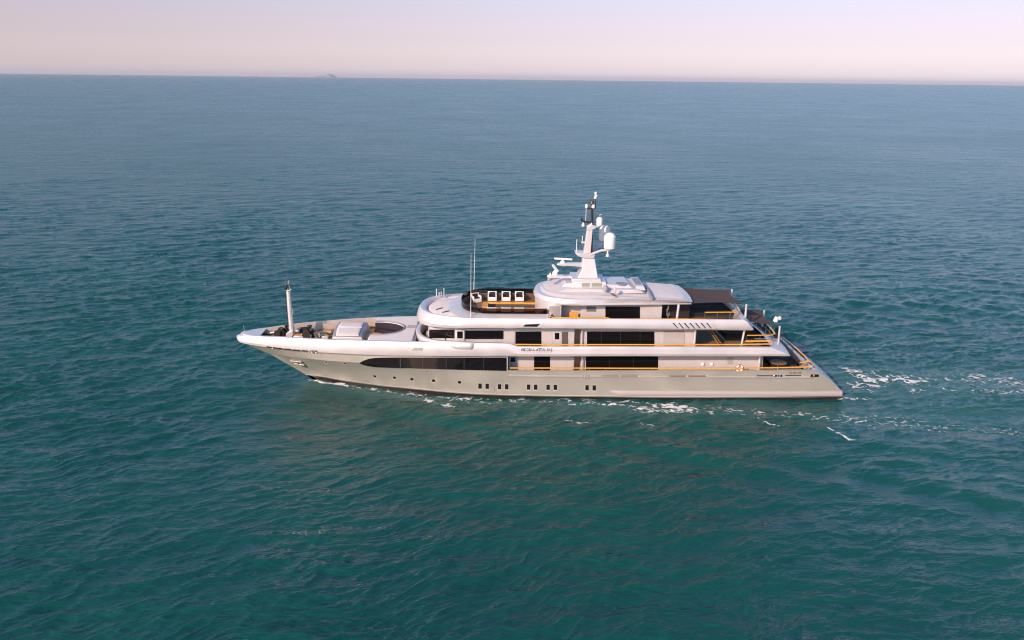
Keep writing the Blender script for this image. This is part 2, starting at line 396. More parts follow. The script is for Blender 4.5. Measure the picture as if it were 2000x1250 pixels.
# portholes
for x0, y0 in ((934, 748.7), (948, 749), (972, 750), (986, 750), (1028.7, 750.6), (1042.5, 750.8), (1067, 751), (1081, 751.2), (1143, 752), (1157, 752.2)):
    fr = surf_panel([(x0 - .5, y0 - .4), (x0 + 7.7, y0 - .4), (x0 + 7.7, y0 + 12), (x0 - .5, y0 + 12)], HB, out=.012, back=.05, n=1, m=1).build('porthole', STRIPE, hull, smooth=0)
    surf_panel([(x0 + .2, y0 + .2), (x0 + 7, y0 + .2), (x0 + 7, y0 + 10.3), (x0 + .2, y0 + 10.3)], HB, out=.02, back=.05, n=1, m=1).build('porthole', BLACK, hull, smooth=0)
    fr.name = 'porthole_frame'
for px, py in ((732, 735), (770.6, 737.7), (804.5, 740.8), (846.7, 743.5), (897.5, 746.6), (637, 707.6), (673.6, 710)):
    p, N = hit(px, py, HB); q = N.to_track_quat('Z', 'Y').to_matrix()
    mb = MB(); r = .17 if py > 720 else .12
    mb.add([p + q @ Vector((math.cos(a) * r, math.sin(a) * r, .02)) for a in np.linspace(0, 2 * math.pi, 15)[:-1]] + [p + q @ Vector((math.cos(a) * r, math.sin(a) * r, -.04)) for a in np.linspace(0, 2 * math.pi, 15)[:-1]],
           [tuple(range(14))] + [(k, (k + 1) % 14, 14 + (k + 1) % 14, 14 + k) for k in range(14)])
    o = mb.build('round_porthole', BLACK, hull, smooth=0)
    mb = MB(); lp = [p + q @ Vector((math.cos(a) * (r + .04), math.sin(a) * (r + .04), .02)) for a in np.linspace(math.pi * 1.0, 2 * math.pi, 9)]
    mb.tube(lp, .035, 6); mb.build('porthole_rim', STRIPE, hull)
# pale line above the boot top
mb = MB(); a = body[0].copy(); b = body[0] + (body[1] - body[0]) * .28; c = body[0] + (body[1] - body[0]) * .5
off = np.array([0, -.02, 0]); mb.grid([(a + (body[1] - body[0]) * .30 + off).tolist(), (a + (body[1] - body[0]) * .52 + off).tolist()]); mb.mirror()
mb.build('waterline_stripe', STRIPE, hull)
mb = MB(); mb.grid([(a + (body[1] - body[0]) * .12 + off).tolist(), (a + (body[1] - body[0]) * .20 + off).tolist()]); mb.mirror()
mb.build('waterline_stripe', ANTIFOUL, hull)
# rub rail (step under the bulwark) and the spray rail aft
xa, xb_ = X(992, -5.15, 737), X(1588, -5.15, 737)
def rail_loft(x0, x1, sec, n=60, taperlen=0.0, hbf=hbK):
    mb = MB(); rws = [[] for _ in sec]
    for x in np.linspace(x0, x1, n):
        k = min(1, max(.02, (x - x0) / taperlen)) if taperlen else 1
        for i, (dy, z) in enumerate(sec): rws[i].append((x, -(float(hbf(x)) + dy * k), z if not taperlen else sec[0][1] + (z - sec[0][1]) * (.4 + .6 * k)))
    mb.grid(rws, closed=False); mb.poly([r[0] for r in rws]); mb.poly([r[-1] for r in rws]); return mb.mirror()
zr = 2.42
rail_loft(xa, xb_, [(-.1, zr + .12), (.07, zr + .10), (.07, zr), (-.12, zr - .02)]).build('rub_rail', SILVER, hull)
hbS = lambda x: lerp(hbW(x), hbK(x), .12)
rail_loft(X(1190, -5.1, 774), X(1646, -5.1, 774) - .05, [(-.2, 1.0), (.12, .92), (.20, .74), (.16, .46), (-.2, .36)], taperlen=1.1, hbf=hbS).build('spray_rail', mat('spray_rail_paint', (.50, .42, .39), .4, metal=.3), hull)
# fairleads, freeing ports, cleats
def slot(q, m, name='freeing_port', **k): return surf_panel(q, HB, out=.012, back=.05, n=3, m=1, **k).build(name, m, hull, smooth=0)
for x0, x1, y in ((1175.5, 1210, 734.5), (1213, 1247.5, 734.6), (1308, 1341, 734.7), (1345, 1380, 734.5), (1478, 1511, 733.7), (1534, 1566, 733.2)):
    slot([(x0, y - .9), (x1, y - .9), (x1, y + 1.2), (x0, y + 1.2)], CHROME)
    p, N = hit(x1 + 1, y, HB); MB().lathe([(.0, -.08), (.06, -.06), (.085, 0), (.06, .06), (0, .08)], p, 10).build('roller', STEEL, hull)
for x0, y in ((1138, 735.5), (1514, 733.8)):
    slot([(x0, y - 1.8), (x0 + 14, y - 1.8), (x0 + 14, y + 2), (x0, y + 2)], BLACK, 'mooring_fairlead')
    for k in (4.5, 9.5):
        p, N = hit(x0 + k, y + .4, HB); MB().lathe([(.07, -.13), (.09, -.1), (.06, 0), (.09, .1), (.07, .13)], p + Vector((0, -.02, 0)), 10).build('roller', STEEL, hull)
p, N = hit(1589, 733.5, HB)
if p: MB().box(p + Vector((.1, 0, 0)), (.8, .12, .25)).build('mooring_fairlead', BLACK, hull); MB().lathe([(.06, -.12), (.1, 0), (.06, .12)], p + Vector((0, -.08, 0)), 10).build('roller', CHROME, hull)
# anchor pocket with its anchor
surf_panel([(569, 703.5), (593, 706), (601, 719), (584, 712)], HB, out=.015, back=.04, n=3, m=2).build('anchor_pocket', mat('pocket_grey', (.16, .15, .13), .4, metal=.5), hull)
def polyline_on(pts, bvh, out): return [hit(px, py, bvh, out)[0] for px, py in pts]
amb = MB(); amb.tube(polyline_on([(568, 703.5), (578, 704.5), (589, 706.2)], HB, .08), .05, 8); amb.tube(polyline_on([(576, 709), (585, 710.2), (595, 712)], HB, .08), .055, 8)
amb.tube(polyline_on([(579, 704.5), (584, 710), (590, 714)], HB, .08), .06, 8)
an = amb.build('anchor', STRIPE); an.location = (0, 0, 0)
tag(an, 'steel anchor stowed in the pocket low on the bow of the yacht', 'anchor')
# registration letters
def text_on(s, px0, px1, py, bvh, m, parent, name, shear=0.0, out=.025, hpx=4.0):
    cu = bpy.data.curves.new(name, 'FONT'); cu.body = s; cu.size = 1.0; cu.extrude = .01; cu.shear = shear
    o = bpy.data.objects.new('tmp', cu); COL.objects.link(o); bpy.context.view_layer.update()
    me = bpy.data.meshes.new_from_object(o.evaluated_get(bpy.context.evaluated_depsgraph_get())); bpy.data.objects.remove(o)
    v = np.array([x.co[:] for x in me.vertices]); mn, mxx = v.min(0), v.max(0)
    a, _ = hit(px0, py, bvh, out); b, _ = hit(px1, py, bvh, out); t, _ = hit(px0, py - hpx, bvh, out)
    ux = (b - a) / (mxx[0] - mn[0]); uy = (t - a) / (mxx[1] - mn[1]); N = Vector((0, -1, 0))
    for i, x in enumerate(me.vertices): x.co = a + ux * (v[i, 0] - mn[0]) + uy * (v[i, 1] - mn[1]) + N * v[i, 2] * .6
    me.materials.clear(); me.materials.append(m); ob = bpy.data.objects.new(name, me); COL.objects.link(ob); ob.parent = parent; return ob
text_on('VG 204 NOR', 1540.5, 1565.5, 729.8, HB, LETTER, hull, 'registration_lettering', hpx=3.6)

# ---- white band: bulwark of the foredeck, then edge of the upper deck
XE = [X(1506, -5.2, 679), X(1541, -5.0, 694)]
def bandrow(X0, X1, hf, zf):
    xs = X0 + (X1 - X0) * G; return np.stack([xs, -hf(xs) * np.clip((xs - X0) / .25, 0, 1) ** .5, zf(xs)], 1)
clampx = lambda f: (lambda x: f(np.clip(x, XB, XE[0])))
zT_, hbT_ = clampx(zT), hbT
zTop = lambda x: np.where(x > XE[0], zT(XE[0]), zT(x))
zBt = lambda x: np.where(x > XE[1] - 1, zB(XE[1] - 1), zB(x))
midf = lambda f: (lambda x: zBt(x) + f * (zTop(x) - zBt(x)))
br = [bandrow(XB + 1.0, XE[1] - .8, lambda x: np.maximum(hbB(x) - 1.3, 0), lambda x: zBt(x) + .04),
      bandrow(XB + .35, XE[1], hbB, zBt),
      bandrow(XB + .05, XE[1] + .05, lambda x: hbT(x) + .10, midf(.14)),
      bandrow(XB - .05, XE[1] - .3, lambda x: hbT(x) + .16, midf(.36)),
      bandrow(XB + .02, XE[0] + .55, lambda x: hbT(x) + .10, midf(.80)),
      bandrow(XB + .12, XE[0] + .08, lambda x: hbT(x) + .0, lambda x: zTop(x) - .03),
      bandrow(XB + .20, XE[0], lambda x: hbT(x) - .08, lambda x: zTop(x)),
      bandrow(XB + .55, XE[0], lambda x: np.maximum(hbT(x) - .30, 0), lambda x: zTop(x)),
      bandrow(XB + 1.2, XE[0], lambda x: np.maximum(hbT(x) - .42, 0), lambda x: np.maximum(zTop(x) - 1.0, 4.75))]
bandmb = MB(); bandmb.grid([r.tolist() for r in br[:8]]); bandmb.mirror()
tr = []
for r in br[:8]:
    p = r[-1]; y = -p[1]; tr.append([(p[0] + .5 * (1 - (k / 6 - 1) ** 2), -y + 2 * y * k / 12, p[2]) for k in range(13)])
bandmb.grid(tr)
band = bandmb.build('bulwark_band', WHITE, yacht, smooth=17)
BB = bandmb.bvh()
LINING = mat('champagne_lining', (0.50, 0.39, 0.33), 0.4, metal=0.2, noise=0.06, nscale=2)
mb = MB(); mb.grid([r.tolist() for r in br[7:]]); mb.mirror(); mb.build('bulwark_lining', LINING, band, smooth=28)
# name on the band, serif strokes
STROKES = {'R': ['M0,0 0,1', 'M0,1 .5,1 .62,.88 .62,.65 .5,.53 0,.53', 'M.3,.53 .7,0'], 'E': ['M0,0 0,1', 'M0,1 .6,1', 'M0,.52 .45,.52', 'M0,0 .6,0'],
           'G': ['M.65,.85 .5,1 .2,1 0,.75 0,.25 .2,0 .5,0 .65,.15 .65,.45 .42,.45'], 'I': ['M.1,0 .1,1', 'M-.02,0 .22,0', 'M-.02,1 .22,1'],
           'N': ['M0,0 0,1 .62,0 .62,1'], 'A': ['M-.02,0 .35,1 .72,0', 'M.14,.36 .56,.36'], 'd': ['M.5,.12 .35,0 .1,.0 0,.2 .1,.45 .35,.5 .48,.4', 'M.42,0 .62,.95'],
           "'": ['M0,.75 .08,1'], 'T': ['M.33,0 .33,1', 'M-.02,.85 -.02,1 .68,1 .68,.85'], 'L': ['M0,1 0,0 .58,0 .58,.14']}
ADV = {'I': .42, "'": .28, 'd': .85}
def name_mesh():
    x = 0; segs = []
    for c in "REGINA d'ITALIA":
        if c == ' ': x += .35; continue
        for st in STROKES[c]:
            pts = [tuple(map(float, p.split(','))) for p in st[1:].split()]
            segs.append([(x + a, b) for a, b in pts])
        x += ADV.get(c, .95)
    return segs, x
segs, wd = name_mesh()
def band_pt(u, v, out): return hit(lerp(1019, 1076, u), lerp(685.3, 680.6, v), BB, out)[0]
mb = MB()
for sg in segs: mb.tube([band_pt(a / wd, b, .03) for a, b in sg], .026, 5)
mb.build('name_lettering', LETTER, band)
mb = MB(); mb.tube([band_pt(u, -.45, .02) for u in np.linspace(.02, 1.0, 12)], .012, 5); mb.tube([band_pt(1.02, v, .03) for v in (-.4, .3, 1.15)], .05, 5)
mb.build('name_underline', mat('grey_lettering', (.3, .25, .25), .4), band)
subs('vent_grille', [[(809.5, 679.2), (826, 679.2), (826, 685), (803, 685)]], BB, VENT, band, out=.012, n=3, m=1)
# mooring slots under the bow band
for x0, x1, y0, y1 in ((521, 531, 678.6, 680), (533.5, 552, 680.4, 682.4), (554, 569, 682.8, 684.2), (571.5, 587, 684.6, 685.8), (589.5, 604, 686, 687), (606.5, 620, 686.8, 687.2)):
    q = [(x0, y0 - 2.4), (x1, y1 - 2.4), (x1, y1 - .8), (x0, y0 - .8)]
    surf_panel(q, BB, out=.035, back=.05, n=2, m=1).build('mooring_slot', BLACK, band, smooth=0)
for px, py in ((532, 679.5), (603.5, 686.5), (609.5, 687), (617.5, 687.5)):
    p, N = hit(px, py, BB)
    if p: MB().lathe([(.05, -.12), (.08, -.08), (.05, 0), (.08, .08), (.05, .12)], p, 10).build('roller', STEEL, band)

# ---- decks
def deck_poly(x0, x1, hf, n=40):
    xs = np.linspace(x0, x1, n); return [(x, -float(hf(x))) for x in xs] + [(x, float(hf(x))) for x in xs[::-1]]
ZF = 4.75
MB().prism(deck_poly(XB + 1.3, X(830), lambda x: np.maximum(hbT(x) - .40, .02)), ZF - .15, ZF).build('foredeck', TEAKDECK, yacht, smooth=0)
MB().prism(deck_poly(X(820), XE[0] - .1, lambda x: hbT(x) - .36), ZF - .05, 5.02).build('upper_deck', TEAKDECK, yacht, smooth=0)
MB().prism(deck_poly(X(985), X(1584, -5, 722), lambda x: hbK(x) - .1), 2.25, 2.45).build('main_deck', TEAKDECK, yacht, smooth=0)
# main deck bulwark cap and inner face
mb = MB(); xs = np.linspace(XF - .1, float(sternX(3.25)) - .02, 60)
mb.grid([[(x, -float(hbK(x)), float(zK(x)) - .01) for x in xs], [(x, -float(hbK(x)) - .02, float(zK(x)) + .05) for x in xs], [(x, -float(hbK(x)) + .2, float(zK(x)) + .05) for x in xs], [(x, -float(hbK(x)) + .2, 2.4) for x in xs]])
mb.mirror().build('bulwark', SILVER, yacht)
xt = float(sternX(3.25))
MB().box((xt - .15, 0, 2.85), (.3, 9.9, .85)).build('bulwark', WHITE, yacht, bevel=.04)
# bow cap plate
zc = float(zT(XB + 2)) - .02
bp = [(XB + .45, 0)] + [(x, -float(hbT(x)) + .29) for x in np.linspace(XB + .6, XB + 2.75, 8)] + [(x, float(hbT(x)) - .29) for x in np.linspace(XB + 2.75, XB + .6, 8)]
MB().prism(bp, zc - .12, zc - .02).build('bow_plate', WHITE, yacht, bevel=.02)
p = at(479, 653, 0); MB().tube([(p[0], 0, p[2] - .1), (p[0] - .1, 0, p[2] + 1.0)], .03, 6).build('jackstaff', STEEL, yacht)

# ---- foredeck mast
P0 = at(570.5, 648, 0); P1 = at(566.5, 610, 0); P2 = at(563, 567, 0)
mb = MB(); rws = []
for p, a, b in ((P0 + (0, 0, -.3), .24, .28), (P1, .22, .24), (P2, .19, .20)):
    rws.append([(p[0] + a * math.cos(t) * (1.15 if abs(math.cos(t)) > .5 else 1), b * math.sin(t), p[2]) for t in np.linspace(0, 2 * math.pi, 9)[:-1]])
mb.grid(rws, closed=True); mb.poly(rws[-1])
fm = mb.build('foremast', WHITE, yacht, bevel=.03)
q = [at(a, b, 0) for a, b in ((560, 650), (566, 646), (573, 642), (573.5, 653), (569, 661), (560, 655))]
MB().slabxz([(p[0], p[2]) for p in q], -.32, .32).build('mast_foot', WHITE, fm, bevel=.04)
MB().tube([P2 + (-.19, -.1, 0), P2 + (-.1, -.3, .02), P2 + (.22, -.3, .02), P2 + (.3, 0, .02), P2 + (.22, .3, .02), P2 + (-.2, .3, .02), P2 + (-.19, -.1, 0)], .05, 6).build('mast_collar', STEEL, fm)
p = at(558.5, 560, 0); MB().lathe([(.05, -.35), (.1, -.2), (.13, 0), (.08, .15), (0, .2)], p, 12).build('mast_light', BLACKMETAL, fm)
p = at(564.5, 552, 0); mb = MB().tube([p + (0, 0, -.9), p], .05, 6); mb.lathe([(.04, -.2), (.13, -.1), (.13, .1), (.04, .22)], p, 12); mb.build('mast_light', STEEL, fm)
p = at(571, 607, 0); mb = MB().box(p + (.08, -.2, 0), (.14, .12, .5)); mb.build('mast_winch', STEEL, fm)
MB().tube([P2 + (-.3, -.1, .1), at(563.5, 650, -.1)], .018, 5).build('halyard', ROPE, fm)

# ---- mooring gear on the foredeck
def at_deck(px, py, z=ZF): return atz(px, py, z)
def windlass(px, py, s=1.0):
    c = at_deck(px, py); e = empty('windlass_tmp'); bpy.data.objects.remove(e)
    mb = MB().box((c[0], c[1], ZF + .18 * s), (1.1 * s, .8 * s, .36 * s)); mb.lathe([(.2 * s, 0), (.34 * s, .04), (.34 * s, .12), (.18 * s, .2), (.18 * s, .4), (.3 * s, .5), (.26 * s, .58), (0, .6)], (c[0] + .2, c[1], ZF + .3 * s), 16)
    wl = mb.build('windlass', BLACKMETAL, yacht, bevel=.02)
    MB().lathe([(.42 * s, -.12), (.46 * s, -.08), (.25 * s, -.05), (.25 * s, .05), (.46 * s, .08), (.42 * s, .12)], (c[0] - .25, c[1] - .55 * s, ZF + .42 * s), 18, axis='Y').build('drum', ROPE, wl)
    MB().tube([(c[0] - .3, c[1] + .3, ZF + .3), (c[0] - 1.4, c[1] + .3, ZF + .12), (c[0] - 2.2, c[1] + .25, ZF + .08)], .07, 6).build('chain', STEEL, wl)
windlass(602, 651, 1.0); windlass(606, 658, 1.0); windlass(549, 655, .8); windlass(556, 648, .75)
for px, py in ((586, 652), (619, 650), (618, 661), (628, 658)):
    c = at_deck(px, py); MB().lathe([(.3, 0), (.3, .05), (.17, .1), (.17, .45), (.27, .52), (.27, .6), (.1, .64), (0, .64)], (c[0], c[1], ZF), 16).build('capstan', STEEL, yacht)
for px, py in ((612, 662), (624, 662)):
    c = at_deck(px, py); mb = MB()
    for k in (-.25, .25): mb.lathe([(.14, 0), (.1, .05), (.1, .38), (.15, .42), (.15, .48), (0, .5)], (c[0] + k, c[1], ZF), 12)
    mb.box((c[0], c[1], ZF + .03), (.9, .35, .06)); mb.build('bollard', STEEL, yacht)
for px, py, w_, d_ in ((627, 655, 1.1, .8), (639, 651, 1.0, .7), (584, 660, 1.0, .6), (636, 661, .6, .6)):
    c = at_deck(px, py); mb = MB().box((c[0], c[1], ZF + .16), (w_, d_, .26)); o = mb.build('deck_hatch', WHITE, yacht, bevel=.04)
    MB().box((c[0], c[1], ZF + .31), (w_ * .9, d_ * .9, .05)).build('hatch_lid', TEAKTRIM, o, bevel=.015)
for px, py, r_ in ((593, 646, .38), (544, 655, .42), (598, 657, .3)):
    c = at_deck(px, py); mb = MB()
    pts = [(c[0] + math.cos(a) * (r_ - .012 * a * .3), c[1] + math.sin(a) * (r_ - .012 * a * .3), ZF + .06 + .015 * a) for a in np.linspace(0, 2 * math.pi * 4, 70)]
    o = mb.tube(pts, .055, 6).build('rope_coil', ROPE)
    tag(o, {593: 'black rope coil on the foredeck just behind the white foremast', 544: 'black rope coil on the foredeck near the very tip of the bow', 598: 'small black rope coil in the middle of the mooring winches'}[px], 'rope', 'rope coils on the foredeck')

# ---- foredeck locker with two sun pads
zl = 5.72
A = [at(653, 655, -2.55), at(703, 656.5, -2.55), at(717.5, 625.5, 1.9), at(677, 627, 1.9)]
fx0, fx1, bx0, bx1 = A[0][0], A[1][0], A[3][0], A[2][0]
y0, y1 = -2.5, 2.3
zl0 = 5.72
lk = MB()
def lockring(z, g):
    P = []
    for k in range(9):
        t = k / 8; y = lerp(y0 - g, y1 + g, t); P.append((lerp(X(652, -2.5, 655), X(664, 2.3, 628), t) - g - .12 * math.sin(math.pi * t), y, z + .12 * math.sin(math.pi * t)))
    for k in range(9):
        t = 1 - k / 8; y = lerp(y0 - g, y1 + g, t); P.append((lerp(X(704, -2.5, 655), X(716, 2.3, 628), t) + g, y, z + .12 * math.sin(math.pi * t)))
    return P
R_ = [lockring(ZF, .34), lockring(zl0 - .12, .12), lockring(zl0 - .03, .08), lockring(zl0, .03)]
lk.grid(R_[:3], closed=True); lk.grid(R_[2:], 1, closed=True); n_ = len(R_[0]); lk.add(R_[-1], [(k, k + 1, n_ - 2 - k, n_ - 1 - k) for k in range(8)], 1)  # top ring and seam painted grey with the shade of the rims
locker = lk.build('deck_locker', [WALL, TRIMSHADE], yacht, smooth=50)
for (t0, t1, lab) in ((.03, .475, 'pale sun pad on the near half of the foredeck locker'), (.525, .97, 'pale sun pad on the far half of the foredeck locker')):
    rr = []
    for inset, dz in ((0.0, .0), (0.0, .07), (.025, .09), (.3, .10)):
        P = []
        for k in range(7):
            t = lerp(t0, t1, k / 6); base_y = lerp(y0, y1, t) + (inset if k == 0 else -inset if k == 6 else 0)
            P.append((lerp(X(652, -2.5, 655), X(664, 2.3, 628), t) - .12 * math.sin(math.pi * t) + .2 + inset, base_y, zl0 + dz + .12 * math.sin(math.pi * t)))
        for k in range(7):
            t = lerp(t1, t0, k / 6); base_y = lerp(y0, y1, t) + (-inset if k == 0 else inset if k == 6 else 0)
            P.append((lerp(X(704, -2.5, 655), X(716, 2.3, 628), t) - .22 - inset, base_y, zl0 + dz + .12 * math.sin(math.pi * t)))
        rr.append(P)
    mb = MB(); mb.grid(rr, closed=True); mb.add(rr[-1], [(k, k + 1, 12 - k, 13 - k) for k in range(6)])
    tag(mb.build('sun_pad', PAD, None, smooth=50), lab, 'sun pad', 'sun pads on the foredeck')

# ---- coach roof around the sunken lounge (flat white top at rail height)
ZC = 5.80
cx0, cx1 = X(719, -3.5, 662), X(806, -3.5, 662)
lx0, lx1 = X(724, 0, 640), X(790, 0, 640)                 # lounge cut-out
hb_c = lambda x: float(hbT(x)) - .22
def cut_y(x):                                             # half breadth of the cut-out, rounded aft
    t = (x - (lx1 - 2.9)) / 2.9
    return 2.4 if t < 0 else 2.4 * math.sqrt(max(0, 1 - t * t))
xs = list(np.linspace(cx0, lx1 - .01, 26)) + list(np.linspace(lx1, cx1, 8))
mb = MB(); i_, o_ = [], []
for x in xs:
    yi = cut_y(x) if x < lx1 else 0.0
    i_.append((x, yi)); o_.append((x, hb_c(x)))
top = [[(x, -y, ZC) for x, y in o_], [(x, -lerp(y, yo, .25), ZC + .03) for (x, y), (_, yo) in zip(i_, o_)], [(x, -y, ZC + .02) for x, y in i_], [(x, -y, ZF + .1) for x, y in i_]]
mb.grid(top); mb.mirror()
mb.grid([[(cx1, y, ZC) for y in np.linspace(-hb_c(cx1), hb_c(cx1), 13)], [(cx1 + .25, y, ZC - .12) for y in np.linspace(-hb_c(cx1), hb_c(cx1), 13)], [(cx1 + .3, y, ZF) for y in np.linspace(-hb_c(cx1), hb_c(cx1), 13)]])
for s_ in (-1, 1):
    mb.add([(cx0, s_ * 2.4, ZC), (cx0, s_ * hb_c(cx0), ZC), (cx0, s_ * hb_c(cx0), ZF), (cx0, s_ * 2.4, ZF)], [(0, 1, 2, 3)])
coach = mb.build('coach_roof', SUNLITWHITE, yacht, smooth=40)
mb = MB(); pts = [(x, -y, ZC + .05) for x, y in i_ if x <= lx1] + [(x, y, ZC + .05) for x, y in i_[::-1] if x <= lx1]
mb.tube(pts, .085, 8).build('lounge_coaming', TRIMSHADE, coach)
MB().box(((lx1 + cx1) / 2 + .2, .55, ZC + .028), (cx1 - lx1 - .1, .95, .02)).build('lit_passage_slab', LINING, coach, smooth=0)  # tan slab: the passage's sunlit far wall put into flat colour
MB().tube([(cx1 + .02, y, ZC + .03) for y in np.linspace(-hb_c(cx1) + .3, hb_c(cx1) - .3, 13)], .07, 6).build('roof_edge_shade', TRIMSHADE, coach)  # grey tube: shade along the aft edge put into colour
def useat(r0, r1, z0, z1, x_from):
    mb = MB(); sec = []
    for x in np.linspace(x_from, lx1 - .12, 22): sec.append((x, cut_y(x)))
    return sec
# curved sofa: seat ring and back ring following the cut-out, far side and aft end
def sofa_ring(d0, d1, z0, z1, a0, a1):
    mb = MB(); cxm = lx1 - 2.9; rows = [[], [], [], []]
    for a in np.linspace(a0, a1, 24):
        ca, sa = math.cos(a), math.sin(a)
        def pt(d):
            return (cxm + (2.9 - d) * max(ca, 0) if ca > 0 else cxm + ca * 2.6, (2.4 - d) * (sa if ca > 0 else math.copysign(1, sa)))
        p0, p1 = pt(d0), pt(d1)
        rows[0].append((*p0, z0)); rows[1].append((*p0, z1)); rows[2].append((*p1, z1)); rows[3].append((*p1, z0))
    mb.grid(rows + [rows[0]]); mb.poly([r[0] for r in rows]); mb.poly([r[-1] for r in rows]); return mb
sofa = tag(empty('curved_sofa', (lx1 - 2.9, 0, ZF)), 'curved dark plum sofa in the sunken lounge of the foredeck', 'sofa')
sofa_ring(.12, .40, ZF + .1, ZC - .06, -.35, 1.75).build('backrest', CUSHION, sofa, bevel=.04)
sofa_ring(.40, 1.10, ZF + .02, ZF + .42, -.35, 1.75).build('seat', CUSHION, sofa, bevel=.04)
tb = tag(empty('lounge_table', (lx1 - 3.4, -.6, ZF)), 'low oval golden teak table beside the curved sofa on the foredeck', 'table')
mb = MB(); mb.lathe([(0, .40), (1.05, .40), (1.1, .43), (1.1, .47), (0, .48)], (lx1 - 3.2, -.75, ZF), 28); mb.build('tabletop', TEAKTRIM, tb)
MB().lathe([(.4, 0), (.4, .04), (.1, .08), (.1, .4)], (lx1 - 3.2, -.75, ZF), 14).build('leg', STEEL, tb)
MB().box((cx0 - .2, .2, ZF + .02), (2.6, 5.2, .06)).build('lounge_floor', TEAKTRIM, coach)

# ---- bridge bulwark: curved wall round the wheelhouse front, tails along the sides
mb = MB(); sec = [(0.0, 5.22), (.26, 5.32), (.34, 5.50), (.26, 5.84), (.14, 5.98), (-.12, 6.0), (-.22, 5.9), (-.26, 4.95)]
path = []
xn, xt_ = X(816, 0, 640), X(927, -5, 675)
for k in range(15):
    a = math.pi / 2 * k / 14; path.append((xn + .1 + 3.6 * (1 - math.cos(a) ** .85), 4.62 * math.sin(a) ** .85))
path += [(x, float(hbT(x)) - .02) for x in np.linspace(xn + 4.6, xt_, 12)]
rows_ = [[] for _ in sec]
for k, (x, y) in enumerate(path):
    a, b = path[max(k - 1, 0)], path[min(k + 1, len(path) - 1)]
    n_ = Vector((-(b[1] - a[1]), b[0] - a[0])).normalized()
    if k == 0: n_ = Vector((-1, 0))
    f = [0.0, .55, .85][len(path) - 1 - k] if len(path) - 1 - k < 3 else 1
    for i, (d, z) in enumerate(sec):
        zz = z
        rows_[i].append((x + n_[0] * d * f, -(y + n_[1] * d * f), zz))
mb.grid(rows_); mb.poly([r[-1] for r in rows_]); mb.mirror()
mb.build('bridge_bulwark', WHITE, yacht, smooth=40)

# ---- main deck house
YM = -3.7
def house(x0, x1, yh, z0, z1, name, m, parent, bevel=.03):
    mb = MB().box(((x0 + x1) / 2, 0, (z0 + z1) / 2), (x1 - x0, 2 * yh, z1 - z0)); o = mb.build(name, m, parent, bevel=0); return o, mb.bvh()
xg0, xg1 = X(1121, YM, 715), X(1134.5, YM, 715)
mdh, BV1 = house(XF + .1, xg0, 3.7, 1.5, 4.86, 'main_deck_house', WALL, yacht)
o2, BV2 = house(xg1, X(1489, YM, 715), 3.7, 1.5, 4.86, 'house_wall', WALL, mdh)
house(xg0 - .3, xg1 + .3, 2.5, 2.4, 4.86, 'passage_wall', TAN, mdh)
def panels(lst, parent):
    for name, m, bv, x0, x1, ya, yb, o_ in lst:
        surf_panel([(x0, ya), (x1, ya), (x1, yb), (x0, yb)], bv, out=o_ + (.10 if x1 < 1000 and ya > 640 and yb < 690 else 0), back=.05, n=16 if x1 < 1100 else 3, m=1).build(name, m, parent, smooth=50 if x1 < 1100 else 0)
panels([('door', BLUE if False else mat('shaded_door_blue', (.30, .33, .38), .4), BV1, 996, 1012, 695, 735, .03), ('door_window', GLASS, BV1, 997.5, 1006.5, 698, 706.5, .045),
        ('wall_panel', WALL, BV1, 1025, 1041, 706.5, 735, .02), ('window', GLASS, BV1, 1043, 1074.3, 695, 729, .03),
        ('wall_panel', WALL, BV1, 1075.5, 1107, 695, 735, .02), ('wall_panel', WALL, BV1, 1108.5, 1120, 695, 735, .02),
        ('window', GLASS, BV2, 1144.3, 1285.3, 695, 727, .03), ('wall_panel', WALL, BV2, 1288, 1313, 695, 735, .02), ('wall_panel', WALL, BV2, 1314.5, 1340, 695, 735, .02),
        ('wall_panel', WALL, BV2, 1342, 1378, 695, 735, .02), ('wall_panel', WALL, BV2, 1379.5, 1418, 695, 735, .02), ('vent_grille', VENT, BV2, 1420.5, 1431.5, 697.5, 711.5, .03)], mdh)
for px in (1190, 1237): panels([('mullion', bpy.data.materials['mullion_brown'], BV2, px - .4, px + .4, 695, 727, .034)], mdh)
for px in (1372, 1389.5):
    p, N = hit(px, 711, BV2); MB().box(p + Vector((0, -.08, 0)), (.28, .16, .3)).build('wall_lamp', PLASTICW, mdh, bevel=.05)
for px, z0, z1, y in ((1482.7, 2.4, 4.86, -4.0),):
    for s_ in (1, -1):
        c = at(px, 710, y); MB().tube([(c[0], s_ * y, z0), (c[0], s_ * y, z1)], .14, 14).build('column', WHITE, yacht)
c = at(1137, 710, -3.95); MB().tube([(c[0], -4.0, 2.4), (c[0], -4.0, 4.86)], .07, 10).build('column', WHITE, yacht)
# dark saloon doors at the aft end of the house
xh = X(1489, YM, 715); MB().box((xh + .03, 0, 3.5), (.06, 6.6, 2.2)).build('saloon_door', GLASS, mdh, smooth=0)

